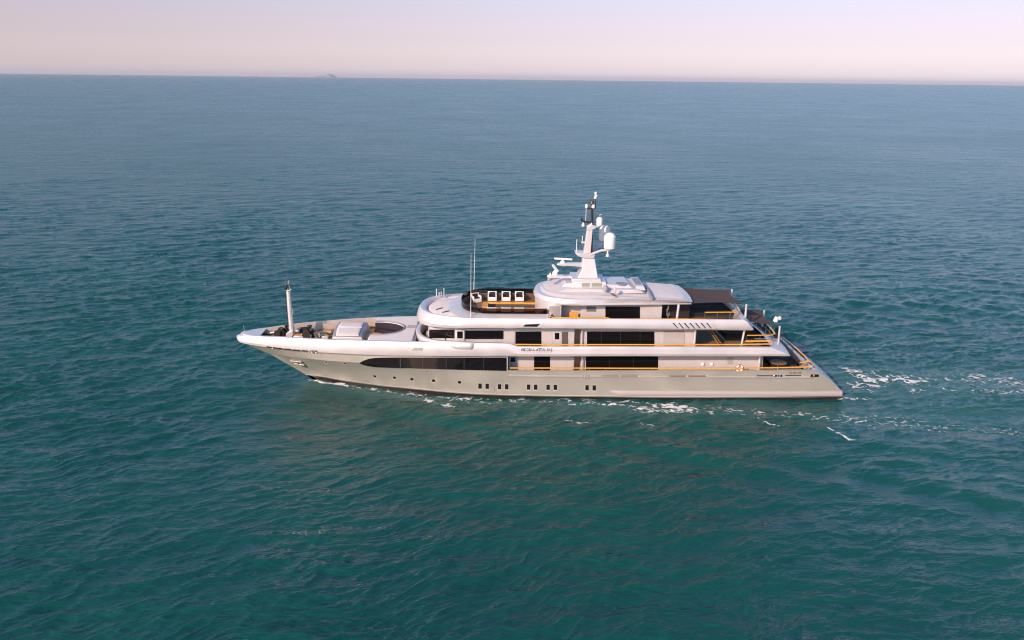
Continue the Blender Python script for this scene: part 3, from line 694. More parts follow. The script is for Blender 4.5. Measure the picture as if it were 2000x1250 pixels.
# ---- upper deck house and wheelhouse
YU = -3.9
ug0, ug1 = X(1121.5, YU, 660), X(1134.5, YU, 660)
ux0 = X(833, -1.5, 655)
mb = MB(); loft_rings(mb, [ring(3.92, ux0 - .35, ug0, 4.2, 4.95), ring(3.9, ux0, ug0, 4.0, 5.5), ring(3.9, ux0 + .3, ug0, 3.9, 7.5)]); udh = mb.build('wheelhouse', WHITE, yacht, smooth=30); UV1 = mb.bvh()
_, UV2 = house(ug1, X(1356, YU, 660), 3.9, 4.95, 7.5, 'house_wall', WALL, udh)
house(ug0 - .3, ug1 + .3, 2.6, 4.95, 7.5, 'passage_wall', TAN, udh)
DW = mat('recess_shade_brown', (.10, .07, .06), .5)  # shade inside a recess, put into the colour
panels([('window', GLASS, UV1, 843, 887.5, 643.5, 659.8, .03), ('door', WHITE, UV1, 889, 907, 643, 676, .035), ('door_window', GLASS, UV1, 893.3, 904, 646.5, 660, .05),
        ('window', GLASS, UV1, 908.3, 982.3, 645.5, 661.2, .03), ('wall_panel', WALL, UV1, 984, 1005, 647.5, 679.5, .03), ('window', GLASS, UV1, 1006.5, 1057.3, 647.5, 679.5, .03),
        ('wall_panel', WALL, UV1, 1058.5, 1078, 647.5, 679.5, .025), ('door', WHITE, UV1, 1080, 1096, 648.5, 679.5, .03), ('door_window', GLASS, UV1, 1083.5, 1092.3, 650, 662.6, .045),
        ('recess', DW, UV1, 1097.5, 1109.5, 648, 679.5, .02),  # flat panel, the shade of a door recess put into its brown
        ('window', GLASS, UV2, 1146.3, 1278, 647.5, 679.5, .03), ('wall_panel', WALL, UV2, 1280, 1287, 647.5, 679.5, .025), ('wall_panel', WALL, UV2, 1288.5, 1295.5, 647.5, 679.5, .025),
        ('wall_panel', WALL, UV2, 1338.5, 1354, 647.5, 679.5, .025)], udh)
mb = MB()
for k in range(12): surf_panel([(1297, 649 + k * 2.1), (1336.5, 649 + k * 2.1), (1336.5, 650.5 + k * 2.1), (1297, 650.5 + k * 2.1)], UV2, out=.06, back=.03, n=1, m=1, mb=mb)
mb.build('louvre', WALL, udh, smooth=0)
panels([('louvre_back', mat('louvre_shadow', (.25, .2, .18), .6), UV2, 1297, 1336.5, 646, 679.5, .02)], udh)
for px in (836.5, 839.5): panels([('mullion', WHITE, UV1, px - .8, px + .8, 647.5, 668, .05)], udh)
panels([('window', GLASS, UV1, 833, 835.5, 645, 662, .02), ('window', GLASS, UV1, 840.4, 842.6, 644, 660.5, .02)], udh)
for px in (1174, 1212, 1250): panels([('mullion', bpy.data.materials['mullion_brown'], UV2, px - .4, px + .4, 647.5, 679.5, .034)], udh)
p, N = hit(869.8, 663.5, UV1, .05); MB().lathe([(.16, -.18), (.13, 0), (.04, .22), (0, .25)], p, 10).build('horn', CHROME, udh)
p, N = hit(899.5, 664.5, UV1, .05); MB().tube([p + Vector((.18 * math.cos(a), -.03, .18 * math.sin(a))) for a in np.linspace(.2, 5.2, 14)], .035, 6).build('door_handle', CHROME, udh)
for s_ in (1, -1):
    c = at(1357, 660, -4.15); MB().tube([(c[0], s_ * -4.15, 4.95), (c[0], s_ * -4.15, 7.4)], .12, 12).build('column', WHITE, yacht)
    c = at(1450.5, 662, -4.2); MB().tube([(c[0] - .12, s_ * -4.2, 4.95), (c[0] + .12, s_ * -4.2, 7.4)], .11, 12).build('column', WHITE, yacht)
c = at(1136.8, 660, -4.1); MB().tube([(c[0], -4.1, 5), (c[0], -4.1, 7.4)], .06, 10).build('column', WHITE, yacht)
MB().box((X(1358, YU, 660) + .03, 0, 6.1), (.06, 7.0, 2.1)).build('saloon_door', GLASS, udh, smooth=0)
# stairs from the upper deck aft to the sun deck
st = empty('st'); bpy.data.objects.remove(st)
a, b = at(1405, 676, -2.6), at(1374, 646, -2.6)
stm = MB()
for y in (-3.1, -2.1): stm.tube([(a[0] + .1, y, 5.0), (b[0], y, 7.45)], .07, 6)
stair = stm.build('staircase', BLACKMETAL, yacht)
for k in range(10):
    t = (k + .6) / 10; MB().box((lerp(a[0] + .1, b[0], t), -2.6, lerp(5.0, 7.45, t) + .05), (.34, 1.0, .06)).build('stair_tread', TEAKTRIM, stair)
q = [at(1397, 645, -1.9), at(1412, 661, -1.9)]; MB().tube([q[0], q[1], q[1] + np.array([.15, 0, -.15])], .035, 6).build('handrail', STEEL, stair)

# ---- sun deck shell (white band, visor over the wheelhouse)
sx0 = X(816, 0, 618)
SE = [X(1452, -4.9, 631), X(1471, -4.8, 643)]
zs = lambda z, d=0: z
shell = MB()
NO = 6.2
zvis = lambda z, dz: (lambda x: z + dz * max(0, 1 - (x - sx0) / 7.0) ** 1.5)
rg = [ring(4.2, sx0 + 1.2, SE[1] - .6, NO, 7.40, 2.5, 4.2, .4),
      ring(4.70, sx0 + .35, SE[1], NO, zvis(7.30, -.38), 2.45, 4.75, .5),
      ring(4.92, sx0 + .02, SE[1] + .02, NO, zvis(7.46, -.34), 2.45, 4.85, .5),
      ring(4.97, sx0 - .05, SE[1] - .3, NO, zvis(7.72, -.18), 2.45, 4.88, .5),
      ring(4.86, sx0 + .12, SE[0] + .5, NO + .1, zvis(8.12, .02), 2.45, 4.82, .4),
      ring(4.72, sx0 + .38, SE[0] + .05, NO + .2, zvis(8.38, .10), 2.45, 4.72, .3),
      ring(4.62, sx0 + .62, SE[0], NO + .2, zvis(8.40, .06), 2.45, 4.62, .3),
      ring(4.40, sx0 + .85, SE[0] - .1, NO + .2, zvis(8.34, -.02), 2.45, 4.42, .3),
      ring(4.34, sx0 + .95, SE[0] - .2, NO + .2, 7.55, 2.45, 4.36, .3)]
loft_rings(shell, rg, True, True)
shello = shell.build('sundeck_shell', WHITE, yacht, smooth=28)
SB = shell.bvh()
MB().prism([(x, y) for x, y, z in ring(4.33, X(893, 0, 600), SE[0] - .22, 2.0, 0, 2.2, 4.35, .2)], 7.50, 7.58).build('sundeck_floor', TEAKDECK, yacht, smooth=0)
# wheelhouse roof panel
def ucurve_(hb, x0, x1, nose, ex=2.3, n=16):
    P = [(x0 + nose * (1 - math.cos(math.pi / 2 * k / n) ** (2 / ex)), hb * math.sin(math.pi / 2 * k / n) ** (2 / ex)) for k in range(n + 1)] + [(x1, hb)]
    return [(x, -y) for x, y in P[::-1]] + [(x, y) for x, y in P[1:]]
gx0, gx1 = X(901, 0, 590), X(1068, -3.9, 615)
roof = MB(); rws = []; amax = math.radians(74)
for hb_, dx_, no_, z_, cr_ in ((4.41, .83, NO + .2, 8.30, 0), (4.30, 1.0, NO + .1, 7.99, 0), (4.22, 1.10, NO, 8.0, 0), (4.17, 1.2, NO - .1, 8.13, 0), (4.05, 1.45, NO - .25, 8.17, .05), (3.2, 2.6, NO - 1.2, 8.20, .12)):
    rws.append([(min(sx0 + dx_ + no_ * (1 - abs(math.cos(a)) ** (2 / 2.45)), gx0 + 2.2), hb_ * math.copysign(abs(math.sin(a)) ** (2 / 2.45), a), z_ + cr_ * math.cos(a)) for a in np.linspace(-amax, amax, 61)])
rws.append([(gx0 - .3 + 3.2 * (1 - (1 - min(1, abs(y / 4.25)) ** 2.3) ** (1 / 2.3)), y, 8.28 + .10 * (1 - (y / 4.3) ** 2)) for x, y, z in [(x, y * 1.06 * 4.0 / 3.2 if abs(y) < 3.1 else y, z) for x, y, z in rws[-1]]])
roof.grid(rws)
ro = roof.build('wheelhouse_roof', SUNLITWHITE, yacht, smooth=40); RB = roof.bvh()
MB().prism([(x, y) for x, y in ucurve_(3.82, gx0 + .05, X(1050, 0, 600), 3.1)], 7.6, 8.0).build('pool_deck', TEAKDECK, yacht, smooth=0)
# sun deck coaming carrying the windscreen
def ucurve(hb, x0, x1, nose, ex=2.3, n=16):
    P = [(x0 + nose * (1 - math.cos(math.pi / 2 * k / n) ** (2 / ex)), hb * math.sin(math.pi / 2 * k / n) ** (2 / ex)) for k in range(n + 1)]
    P += [(x, hb) for x in np.linspace(x0 + nose, x1, 10)[1:]]
    return [(x, -y) for x, y in P[::-1]] + [(x, y) for x, y in P[1:]]
cm = MB()
cs = [(4.66, -1.35, 8.36), (4.55, -1.15, 8.44), (4.15, -.35, 8.56), (3.98, -.1, 8.62), (3.84, .05, 8.62), (3.80, .08, 7.55)]
cr_ = [[(x, y, z) for x, y in ucurve(h, gx0 + dx, gx1 + (4.66 - h) * .4 + .2, 3.2)] for h, dx, z in cs]
cm.grid(cr_[:5])
coam = cm.build('coaming', WHITE, yacht, smooth=40)
CB = cm.bvh()
mb = MB(); mb.grid(cr_[4:]); mb.build('coaming_panelling', mat('brown_panelling', (.13, .07, .05), .5, noise=.15, nscale=3), coam, smooth=40)
gl = MB(); o_, i_ = ucurve(3.94, gx0, gx1, 3.0), ucurve(3.90, gx0 + .04, gx1, 3.0)
gl.grid([[(x, y, 8.60) for x, y in o_], [(x, y, 9.17) for x, y in o_], [(x, y, 9.17) for x, y in i_], [(x, y, 8.60) for x, y in i_]])
gl.build('windscreen', SCREEN, yacht, smooth=40)
# roof fittings: two long slots, four stub aerials, two whip aerials
for q in (((851.5, 604.3), (864.5, 600.6), (865, 602), (852, 605.6)), ((863.5, 610), (878.5, 606.2), (879, 607.8), (864, 611.2))):
    surf_panel(q, RB, out=.03, back=.05, n=3, m=1).build('roof_slot', BLACK, ro, smooth=0)
for px, py, h in ((853, 592, .75), (858, 592, .4), (862, 591, .45), (867.5, 590, .85)):
    c = at(px, py, 3.2); MB().tube([(c[0], 3.2, 8.35), (c[0], 3.2, 8.5 + h)], .05, 7).build('stub_aerial', WHITE, ro)
for pa, pb, Y in (((919.5, 626), (920, 496), -4.5), ((925.3, 563), (928, 466), 4.2)):
    a, b = at(*pa, Y), at(*pb, Y)
    if Y > 0: a[2] = 8.4
    MB().tube([a, lerp(a, b, .45), b], [.036, .024, .012], 7).build('whip_aerial', PLASTICW, yacht)
# openings in the shell sides
surf_panel([(1023, 632), (1062, 631), (1053, 640), (1017.5, 638.5)], SB, out=.05, back=.03, n=3, m=2).build('intake_frame', WHITE, shello)
surf_panel([(1026, 633.6), (1056, 632.5), (1049, 637.8), (1022, 637.3)], SB, out=.06, back=.02, n=3, m=2).build('intake_opening', BLACK, shello)
for k in range(7):
    x0 = 1313.5 + k * 10.9
    surf_panel([(x0 + 3, 631.2), (x0 + 11.2, 631.2), (x0 + 20.5, 641.8), (x0 + 12, 641.8)], SB, out=.09, back=.05, n=2, m=2).build('louvre', WHITE, shello)
    surf_panel([(x0 - .3, 630.8), (x0 + 3.2, 630.8), (x0 + 11.6, 640.8), (x0 + 9.6, 641)], SB, out=.03, back=.05, n=2, m=2).build('louvre_gap', BLACK, shello)

# ---- sun deck house and hardtop
hx0 = X(1045, 0, 592)
mb = MB(); loft_rings(mb, [ring(3.86, hx0, X(1096, -3.8, 610), 2.1, 7.5, 2.4), ring(3.86, hx0, X(1096, -3.8, 610), 2.1, 9.7, 2.4)]); sdh = mb.build('sundeck_house', WHITE, yacht, smooth=30); DV0 = mb.bvh()
house(X(1095, -2.6, 610), X(1136, -2.6, 610), 2.6, 7.5, 9.75, 'house_wall', WALL, sdh)
_, DV2 = house(X(1134, -3.1, 610), X(1292.5, -3.1, 610), 3.1, 7.5, 9.75, 'house_wall', WALL, sdh)
house(X(1291, -1.2, 610), X(1345, -1.2, 610), 1.6, 7.5, 9.75, 'bar_block', DARK, sdh)
panels([('window', mat('pale_reflecting_glass', (.30, .27, .27), .15), DV0, 1073, 1094, 598, 624, .02), ('pillar', WHITE, DV0, 1069.5, 1072.3, 585, 626, .06),
        ('pillar', WHITE, DV2, 1134.8, 1136.5, 598.5, 634, .12), ('wall_panel', WALL, DV2, 1138, 1144, 598.5, 634, .02), ('window', mat('green_grey_glass', (.14, .15, .14), .15), DV2, 1145.5, 1164.5, 598.5, 608.5, .02),
        ('wall_panel', WALL, DV2, 1166, 1181, 598.5, 634, .02), ('window', GLASS, DV2, 1182.3, 1249.8, 598.5, 630, .03), ('wall_panel', WALL, DV2, 1252, 1291, 598.5, 634, .025)], sdh)
for px, py, m in ((1303, 606, STEEL), (1303, 613, PLASTICW), (1307, 613, TEAKTRIM), (1305, 601, STEEL), (1304.5, 617, PLASTICW)):
    c = at(px, py, -1.68); MB().lathe([(.1, -.18), (.1, .1), (.04, .18), (.04, .26)], c, 8).build('bar_bottle', m, sdh)
for s_ in (1, -1):
    c = at(1323.5, 610, -3.9); MB().tube([(c[0] - .06, s_ * -3.9, 7.5), (c[0] + .06, s_ * -3.9, 9.7)], .13, 12).build('column', WHITE, yacht)
ht0, ht1 = X(1042, 0, 572), X(1352.6, -3.4, 592)
tz = lambda a, b: (lambda x: lerp(a, b, min(1, max(0, (x - (ht0 + 6)) / (ht1 - ht0 - 6)))) - .0)
hr = [ring(3.6, ht0 + .9, ht1 - 1.0, 3.6, 9.62, 2.3, 2.8, .2),
      ring(4.10, ht0 + .2, ht1 - .5, 3.9, 9.50, 2.3, 2.75, .3),
      ring(4.28, ht0 + .03, ht1 - .12, 4.0, tz(9.62, 9.58), 2.3, 3.45, .3),
      ring(4.30, ht0, ht1, 4.0, tz(9.80, 9.66), 2.3, 2.95, .3),
      ring(4.12, ht0 + .15, ht1 - .02, 4.0, tz(10.18, 9.80), 2.3, 3.42, .3),
      ring(3.98, ht0 + .35, ht1 - .12, 4.0, tz(10.22, 9.84), 2.3, 2.75, .3),
      ring(3.86, ht0 + .65, ht1 - .3, 4.0, tz(10.20, 9.87), 2.3, 3.25, .3),
      ring(3.60, ht0 + .85, ht1 - .6, 4.0, tz(10.46, 9.94), 2.3, 3.1, .3),
      ring(3.45, ht0 + 1.0, ht1 - .8, 4.0, tz(10.50, 9.97), 2.3, 2.95, .3),
      ring(3.3, ht0 + 1.5, ht1 - 1.2, 3.8, tz(10.48, 10.0), 2.3, 2.75, .3),
      ring(1.5, ht0 + 3.0, ht1 - 2.5, 3.0, tz(10.60, 10.10), 2.3, 1.5, .3)]
hm = MB(); loft_rings(hm, hr[:9], True, False); loft_rings(hm, hr[8:], False, True, 1); hard = hm.build('hardtop', [WHITE, SUNLITWHITE], yacht, smooth=24); TB = hm.bvh()
def onroof(px, py, z): return atz(px, py, z)
# mast house on the hardtop: stepped blocks
def taperbox(x0, x1, y, z0, z1, dx0, dx1, dy, name, m, parent, bevel=.05):
    a = [(x0, -y, z0), (x1, -y, z0), (x1, y, z0), (x0, y, z0)]; b = [(x0 + dx0, -y + dy, z1), (x1 - dx1, -y + dy, z1), (x1 - dx1, y - dy, z1), (x0 + dx0, y - dy, z1)]
    return MB().add(a + b, [(3, 2, 1, 0), (4, 5, 6, 7), (0, 1, 5, 4), (1, 2, 6, 5), (2, 3, 7, 6), (3, 0, 4, 7)]).build(name, m, parent, bevel=bevel)
bx0, bx1 = X(1115, -1.8, 565), X(1186, -1.8, 560)
taperbox(X(1090, -2.3, 570), X(1262, -2.3, 568), 2.5, 10.4, 10.80, .6, .9, .25, 'roof_step', WHITE, hard, .08)
taperbox(X(1098, -1.7, 565), X(1120, -1.7, 565), 1.5, 10.7, 11.15, .35, .0, .15, 'roof_hatch', WHITE, hard, .05)
taperbox(bx0, bx1, 1.75, 10.7, 11.35, .2, .1, .12, 'mast_base', WHITE, hard, .06)
taperbox(bx0 + .1, bx1 - .6, 1.55, 11.30, 11.62, .05, .05, .03, 'mast_base_cap', WHITE, hard, .05)
mb = MB()
for a, b in ((1136, 1151.5), (1155, 1174.5)):
    c0, c1 = at(a, 564, -1.72), at(b, 564, -1.72)
    for k in range(5): mb.box(((c0[0] + c1[0]) / 2, -1.72, 10.86 + k * .09), (c1[0] - c0[0], .06, .05))
mb.build('vent_grille', VENT, hard, smooth=0)
taperbox(X(1184, -1.8, 558), X(1238, -1.8, 558), 1.9, 10.75, 11.12, .1, .5, .2, 'engine_casing', WHITE, hard, .08)
taperbox(X(1240, -2, 558), X(1262, -2, 558), 2.1, 10.6, 11.05, .25, .2, .2, 'roof_frame', WHITE, hard, .05)
taperbox(X(1243, -2, 558), X(1257, -2, 558), 1.5, 11.0, 11.09, .06, .06, .1, 'skylight', TRIMSHADE, hard, .02)
mb = MB().tube([onroof(1258, 559, 10.6), onroof(1266, 568, 10.5), onroof(1273, 582, 10.3)], .16, 8); mb.build('roof_rail', TRIMSHADE, hard)
c = onroof(1214, 553.5, 11.14); mb = MB(); mb.add([(c[0] + .62 * math.cos(a), c[1] + .62 * math.sin(a), 11.135) for a in np.linspace(0, 2 * math.pi, 33)[:-1]] + [(c[0] + .62 * math.cos(a), c[1] + .62 * math.sin(a), 11.05) for a in np.linspace(0, 2 * math.pi, 33)[:-1]], [tuple(range(32))] + [(k, (k + 1) % 32, 32 + (k + 1) % 32, 32 + k) for k in range(32)])
mb.build('round_skylight', TRIMSHADE, hard, smooth=0)
c = onroof(1201, 568, 10.9); MB().box((c[0], c[1], 10.95), (.22, .3, .5)).build('roof_light', WHITE, hard, bevel=.05)
c = onroof(1183, 566, 10.8); MB().lathe([(.28, 0), (.28, .35), (.2, .5), (0, .55)], (c[0], c[1], 10.7), 14).build('roof_vent', TRIMSHADE, hard)
surf_panel([(1190, 573), (1199, 573.5), (1208.5, 580.5), (1203, 581.5)], TB, out=.03, back=.03, n=2, m=2).build('roof_intake', mat('intake_brown', (.2, .14, .12), .5), hard)

# ---- radar mast (side outlines measured on the centre line, scale of a 5.2x enlargement)
def zp(x, y): p = at(1020 + x / 5.208, 360 + y / 5.208, 0); return (p[0], p[2])
mast = MB()
sil = [zp(a, b) for a, b in ((525, 992), (540, 950), (598, 855), (606, 800), (612, 725), (730, 725), (768, 992))]
def tslab(poly, yw, name, m, parent, bevel=.04):              # side outline with breadth varying with height
    n = len(poly); vs = []
    for s_ in (-1, 1): vs += [(x, s_ * yw(z), z) for x, z in poly]
    return MB().add(vs, [tuple(range(n))[::-1], tuple(range(n, 2 * n))] + [(i, (i + 1) % n, n + (i + 1) % n, n + i) for i in range(n)]).build(name, m, parent, bevel=bevel)
z0m, z1m = zp(525, 992)[1], zp(612, 725)[1]
mo = tslab(sil, lambda z: lerp(1.15, .5, (z - z0m) / (z1m - z0m)), 'radar_mast', WHITE, yacht, .06)
q = [zp(a, b) for a, b in ((530, 990), (765, 990), (765, 1008), (530, 1008))]; MB().slabxz(q, -1.05, 1.05).build('base_gap', BLACKMETAL, mo, smooth=0)
q = [zp(a, b) for a, b in ((655, 750), (664, 750), (660, 940), (640, 945), (648, 930))]; MB().slabxz(q, -1.0, -.85).build('mast_rib', WHITE, mo) if False else None
tslab([zp(a, b) for a, b in ((533, 688), (560, 684), (700, 690), (735, 700), (722, 737), (612, 732), (560, 715))], lambda z: .75, 'mast_platform', WHITE, mo, .04)
tslab([zp(a, b) for a, b in ((660, 432), (716, 440), (692, 692), (622, 692))], lambda z: lerp(.42, .26, (z - zp(0, 692)[1]) / (zp(0, 432)[1] - zp(0, 692)[1])), 'mast_column', WHITE, mo, .04)
q = [zp(a, b) for a, b in ((714, 450), (718, 470), (712, 692), (690, 692))]; MB().slabxz(q, -.2, .2).build('mast_duct', BLACKMETAL, mo)
tslab([zp(a, b) for a, b in ((656, 428), (690, 405), (706, 385), (712, 410), (752, 428), (740, 446), (700, 458), (655, 470))], lambda z: .32, 'mast_head', WHITE, mo, .03)
MB().tube([(zp(712, 440)[0], 0, zp(712, 440)[1]), (zp(710, 180)[0], 0, zp(710, 180)[1])], [.16, .11], 10).build('topmast', BLACKMETAL, mo)
def P3(x, y, Y=0.0): p = zp(x, y); return (p[0], Y, p[1])
MB().tube([P3(705, 388), P3(650, 380), P3(606, 372), P3(606, 345)], [.12, .1, .09, .13], 8).build('light_bracket', BLACKMETAL, mo)
MB().lathe([(.04, .25), (.14, .05), (.16, -.1), (.1, -.2), (0, -.22)], P3(620, 412), 12).build('mast_light', PLASTICW, mo)
MB().tube([P3(655, 244), P3(742, 244)], .06, 7).build('light_bracket', BLACKMETAL, mo)
MB().tube([P3(722, 212), P3(746, 212), P3(745, 245)], .05, 7).build('light_bracket', BLACKMETAL, mo)
MB().lathe([(.1, -.18), (.15, -.1), (.15, .1), (.08, .22), (0, .25)], P3(655, 224), 12).build('mast_light', PLASTICW, mo)
MB().lathe([(.1, -.2), (.19, -.15), (.19, .15), (.1, .25), (0, .28)], P3(710, 183), 12).build('mast_light', CHROME, mo)
MB().lathe([(.1, -.2), (.2, -.1), (.2, .1), (.1, .22), (0, .24)], P3(722, 226), 12).build('mast_light', PLASTICW, mo)
MB().tube([P3(747, 244), P3(742, 150), P3(749, 100)], .045, 7).build('wind_vane', BLACKMETAL, mo)
for x, y in ((748, 92), (751, 117), (744, 135)): MB().lathe([(0, -.18), (.12, -.1), (.14, 0), (.12, .1), (0, .18)], P3(x, y), 10).build('mast_sensor', PLASTICW, mo)
for pts, r in (([P3(645, 375), P3(652, 235)], .025), ([P3(552, 690), P3(556, 560)], .035), ([P3(610, 590), P3(612, 525)], .035)):
    MB().tube(pts, r, 6).build('whip_aerial', PLASTICW, mo)
MB().tube([P3(600, 592), P3(650, 592)], .1, 6).build('aerial_bracket', WHITE, mo)
# domes on side arms
def dome(c, r, h, name='radome'):
    prof = [(r * .75, 0), (r * .97, .05), (r, .15), (r, h - r * .85)]
    for k in range(1, 8): a = math.pi / 2 * k / 7; prof.append((r * math.cos(a), h - r * .85 + r * .85 * math.sin(a)))
    return MB().lathe(prof, c, 28).build(name, PLASTICW, mo, smooth=50)
RY = 2.05
pr = at(1020 + 888 / 5.208, 360 + 655 / 5.208, -RY); pt = at(1020 + 888 / 5.208, 360 + 503 / 5.208, -RY)
dome(pr, .58, pt[2] - pr[2] + .12); dome((pr[0] + .02, RY, pr[2] + .02), .58, pt[2] - pr[2] + .12)
for s_ in (-1, 1):
    MB().tube([P3(690, 705, s_ * .5), (lerp(P3(690, 705)[0], pr[0], .6), s_ * 1.1, pr[2] - .38), (pr[0], s_ * RY, pr[2] - .12)], [.22, .19, .16], 8, flat=(1.3, .7)).build('radome_arm', WHITE, mo)
    MB().lathe([(.2, -.16), (.3, -.02), (.3, .03)], (pr[0], s_ * RY, pr[2]), 14).build('radome_foot', WHITE, mo)
p = at(1020 + 868 / 5.208, 360 + 715 / 5.208, -RY); MB().lathe([(.05, .35), (.08, .1), (.16, 0), (.16, -.2), (0, -.25)], p, 12).build('loud_hailer', PLASTICW, mo)
ps = P3(785, 422); dome((ps[0], 0, ps[2]), .32, P3(785, 337)[2] - ps[2] + .05)
MB().tube([P3(725, 440), P3(760, 432), (ps[0], 0, ps[2] - .06)], [.16, .12, .1], 8).build('radome_arm', WHITE, mo)
MB().tube([(ps[0], 0, ps[2] + 1.0), (ps[0], 0, ps[2] + 1.12), (ps[0] + .15, 0, ps[2] + 1.13)], .03, 6).build('dome_aerial', PLASTICW, mo)
# radar scanners
tslab([zp(a, b) for a, b in ((350, 812), (372, 800), (610, 797), (606, 838), (530, 828), (380, 822))], lambda z: .3, 'scanner_arm', WHITE, mo, .04)
MB().lathe([(.3, -.1), (.26, .1), (.12, .3), (.12, .42)], P3(412, 800), 14).build('scanner_pedestal', PLASTICW, mo)
MB().box(P3(418, 759), (35 * 1.02, .2, .17) if False else ((zp(512, 0)[0] - zp(324, 0)[0]), .26, .18), ry=math.radians(2.5)).build('radar_scanner', PLASTICW, mo, bevel=.05)
tslab([zp(a, b) for a, b in ((250, 935), (275, 918), (545, 925), (548, 960), (470, 950), (275, 950))], lambda z: .32, 'scanner_arm', WHITE, mo, .04)
MB().lathe([(.3, -.05), (.28, .2), (.16, .4)], P3(335, 915), 14).build('scanner_pedestal', PLASTICW, mo)
c = P3(335, 852); e = MB(); R_ = Matrix.Rotation(math.radians(18), 3, 'Y') @ Matrix.Rotation(math.radians(72), 3, 'Z')
o = MB().box((0, 0, 0), (2.7, .26, .2)).build('radar_scanner', PLASTICW, mo, bevel=.05)
o.matrix_world = Matrix.Translation(Vector((c[0], 0, P3(335, 852)[2]))) @ (Matrix.Rotation(math.radians(96), 4, 'Z'))
MB().lathe([(.16, .1), (.22, 0), (.22, -.22), (.1, -.3)], P3(277, 955), 14).build('floodlight', TRIMSHADE, mo)
p = P3(285, 915); MB().lathe([(.08, -.1), (.1, 0), (.06, .14), (0, .16)], p, 10).build('mast_light', PLASTICW, mo)

# ---- railings: varnished teak cap on steel posts
def railing(path, zbase, step, parent=None, rails=(), cap=True, r=.085, flat=(1.25, .7), both=False, m=None):
    P = [Vector(p) for p in path]; mb = MB().tube(P, r, 8, flat=flat)
    if both: mb.mirror()
    o = mb.build('railing', m or TEAKRAIL, yacht)
    L_ = [0]
    for a, b in zip(P, P[1:]): L_.append(L_[-1] + (b - a).length)
    n = max(1, int(round(L_[-1] / step)))
    for k in range(n + 1):
        d = min(L_[-1] - .02, k * L_[-1] / n); i = max(j for j in range(len(P) - 1) if L_[j] <= d + 1e-6)
        p = P[i].lerp(P[i + 1], (d - L_[i]) / max(1e-6, L_[i + 1] - L_[i]))
        zb_ = zbase(p.x) if callable(zbase) else zbase
        for s_ in ((1, -1) if both else (1,)):
            MB().tube([(p.x, p.y * s_, zb_), (p.x, p.y * s_, p.z)], .028, 6).build('stanchion', STEEL, o)
    for f in rails:
        mb = MB().tube([(p.x, p.y, lerp(zbase(p.x) if callable(zbase) else zbase, p.z, f)) for p in P], .018, 6)
        if both: mb.mirror()
        mb.build('midrail', STEEL, o)
    return o
def tr_path(pts, hbf):
    r = []
    for px, py in pts:
        y = 4.5
        for _ in range(10): p = at(px, py, -y); y = float(hbf(p[0]))
        r.append(tuple(p))
    return r
hm_ = lambda x: hbK(x) - .12
railing(tr_path([(996, 718.6), (1100, 718.8), (1250, 719.2), (1340, 719.4), (1450, 718.9), (1520, 718), (1583, 716.4)], hm_), lambda x: float(zK(x)), 1.62, both=True)
hu_ = lambda x: hbT(x) - .18
railing(tr_path([(1006, 672.6), (1060, 673), (1200, 673), (1340, 673.2), (1450, 672.6), (1506, 671.8)], hu_), lambda x: float(zTop(x)), 1.5, both=True)
hs_ = lambda x: 4.58
railing(tr_path([(1071, 613.5), (1074, 617.5), (1080, 620.2), (1186, 620.7), (1193, 623), (1340, 623.2), (1441, 625)], hs_), 8.38, 1.5, both=True)
# raised rails aft: three open decks
def aft_rail(a, b, zb_, y, step=1.3, corner=.5):
    pa, pb = at(*a, -y), at(*b, -y); zt = (pa[2] + pb[2]) / 2
    path = [(pa[0], -y, pa[2]), (pb[0], -y, pb[2]), (pb[0] + corner, -y + .5, pb[2]), (pb[0] + corner + .15, -y + 1.6, pb[2]), (pb[0] + corner + .25, 0, pb[2]), (pb[0] + corner + .15, y - 1.6, pb[2]), (pb[0] + corner, y - .5, pb[2]), (pb[0], y, pb[2]), (pa[0], y, pa[2])]
    return railing(path, zb_, step, rails=(.35, .68), r=.07)
aft_rail((1377, 610), (1438, 609.5), 7.55, 3.6)
aft_rail((1459, 655), (1507, 654.5), 5.0, 3.9)
aft_rail((1562, 708), (1572, 707.5), 2.45, 4.2)
# loop at the end of the upper rail and the stern rail
for pts, y in (([(1506, 671.5), (1510, 668.5), (1506, 666), (1456, 666.3)], 4.7), ([(1583, 716.5), (1588, 713), (1582, 706), (1574, 705.5)], 4.9)):
    P = [at(a, b, -y) for a, b in pts]; MB().tube(P, .07, 8).build('rail_loop', TEAKRAIL, yacht)

# ---- awnings
def awning(cor, poles, label, sag=.25):
    A, B, C, D_ = [np.array(c) for c in cor]                   # near fwd, near aft, far aft, far fwd
    n = 14; rows_ = []
    for i in range(n + 1):
        v = i / n; r = []
        for j in range(n + 1):
            u = j / n
            cu = 1 - .10 * math.sin(math.pi * v) * u            # hollow aft edge
            p = lerp(lerp(A, B, u * cu), lerp(D_, C, u * cu), .5 + (v - .5) * (1 - .10 * math.sin(math.pi * u)))
            p = p + np.array([0, 0, -sag * math.sin(math.pi * u) * math.sin(math.pi * v) + .04 * math.sin(9 * v + 3 * u) * math.sin(math.pi * u)])
            r.append(tuple(p))
        rows_.append(r)
    mb = MB(); mb.grid(rows_); mb.grid([[(x, y, z - .015) for x, y, z in r] for r in rows_], flip=True)
    o = mb.build('awning', CANVAS, yacht, smooth=60)
    o['label'] = label
    for a, b in poles: MB().tube([a, b], [.13, .10], 12).build('awning_pole', WHITE, o)
YA = 4.0
A = at(1350, 592.5, -3.2); B = at(1455, 593.5, -2.75)
def pole_pair(a, b, y, dz): return [(at(*a, -y), at(*b, -y)), ((at(*a, -y)[0], y, at(*a, -y)[2]), (at(*b, -y)[0] + .1, y, at(*b, -y)[2] + dz))]
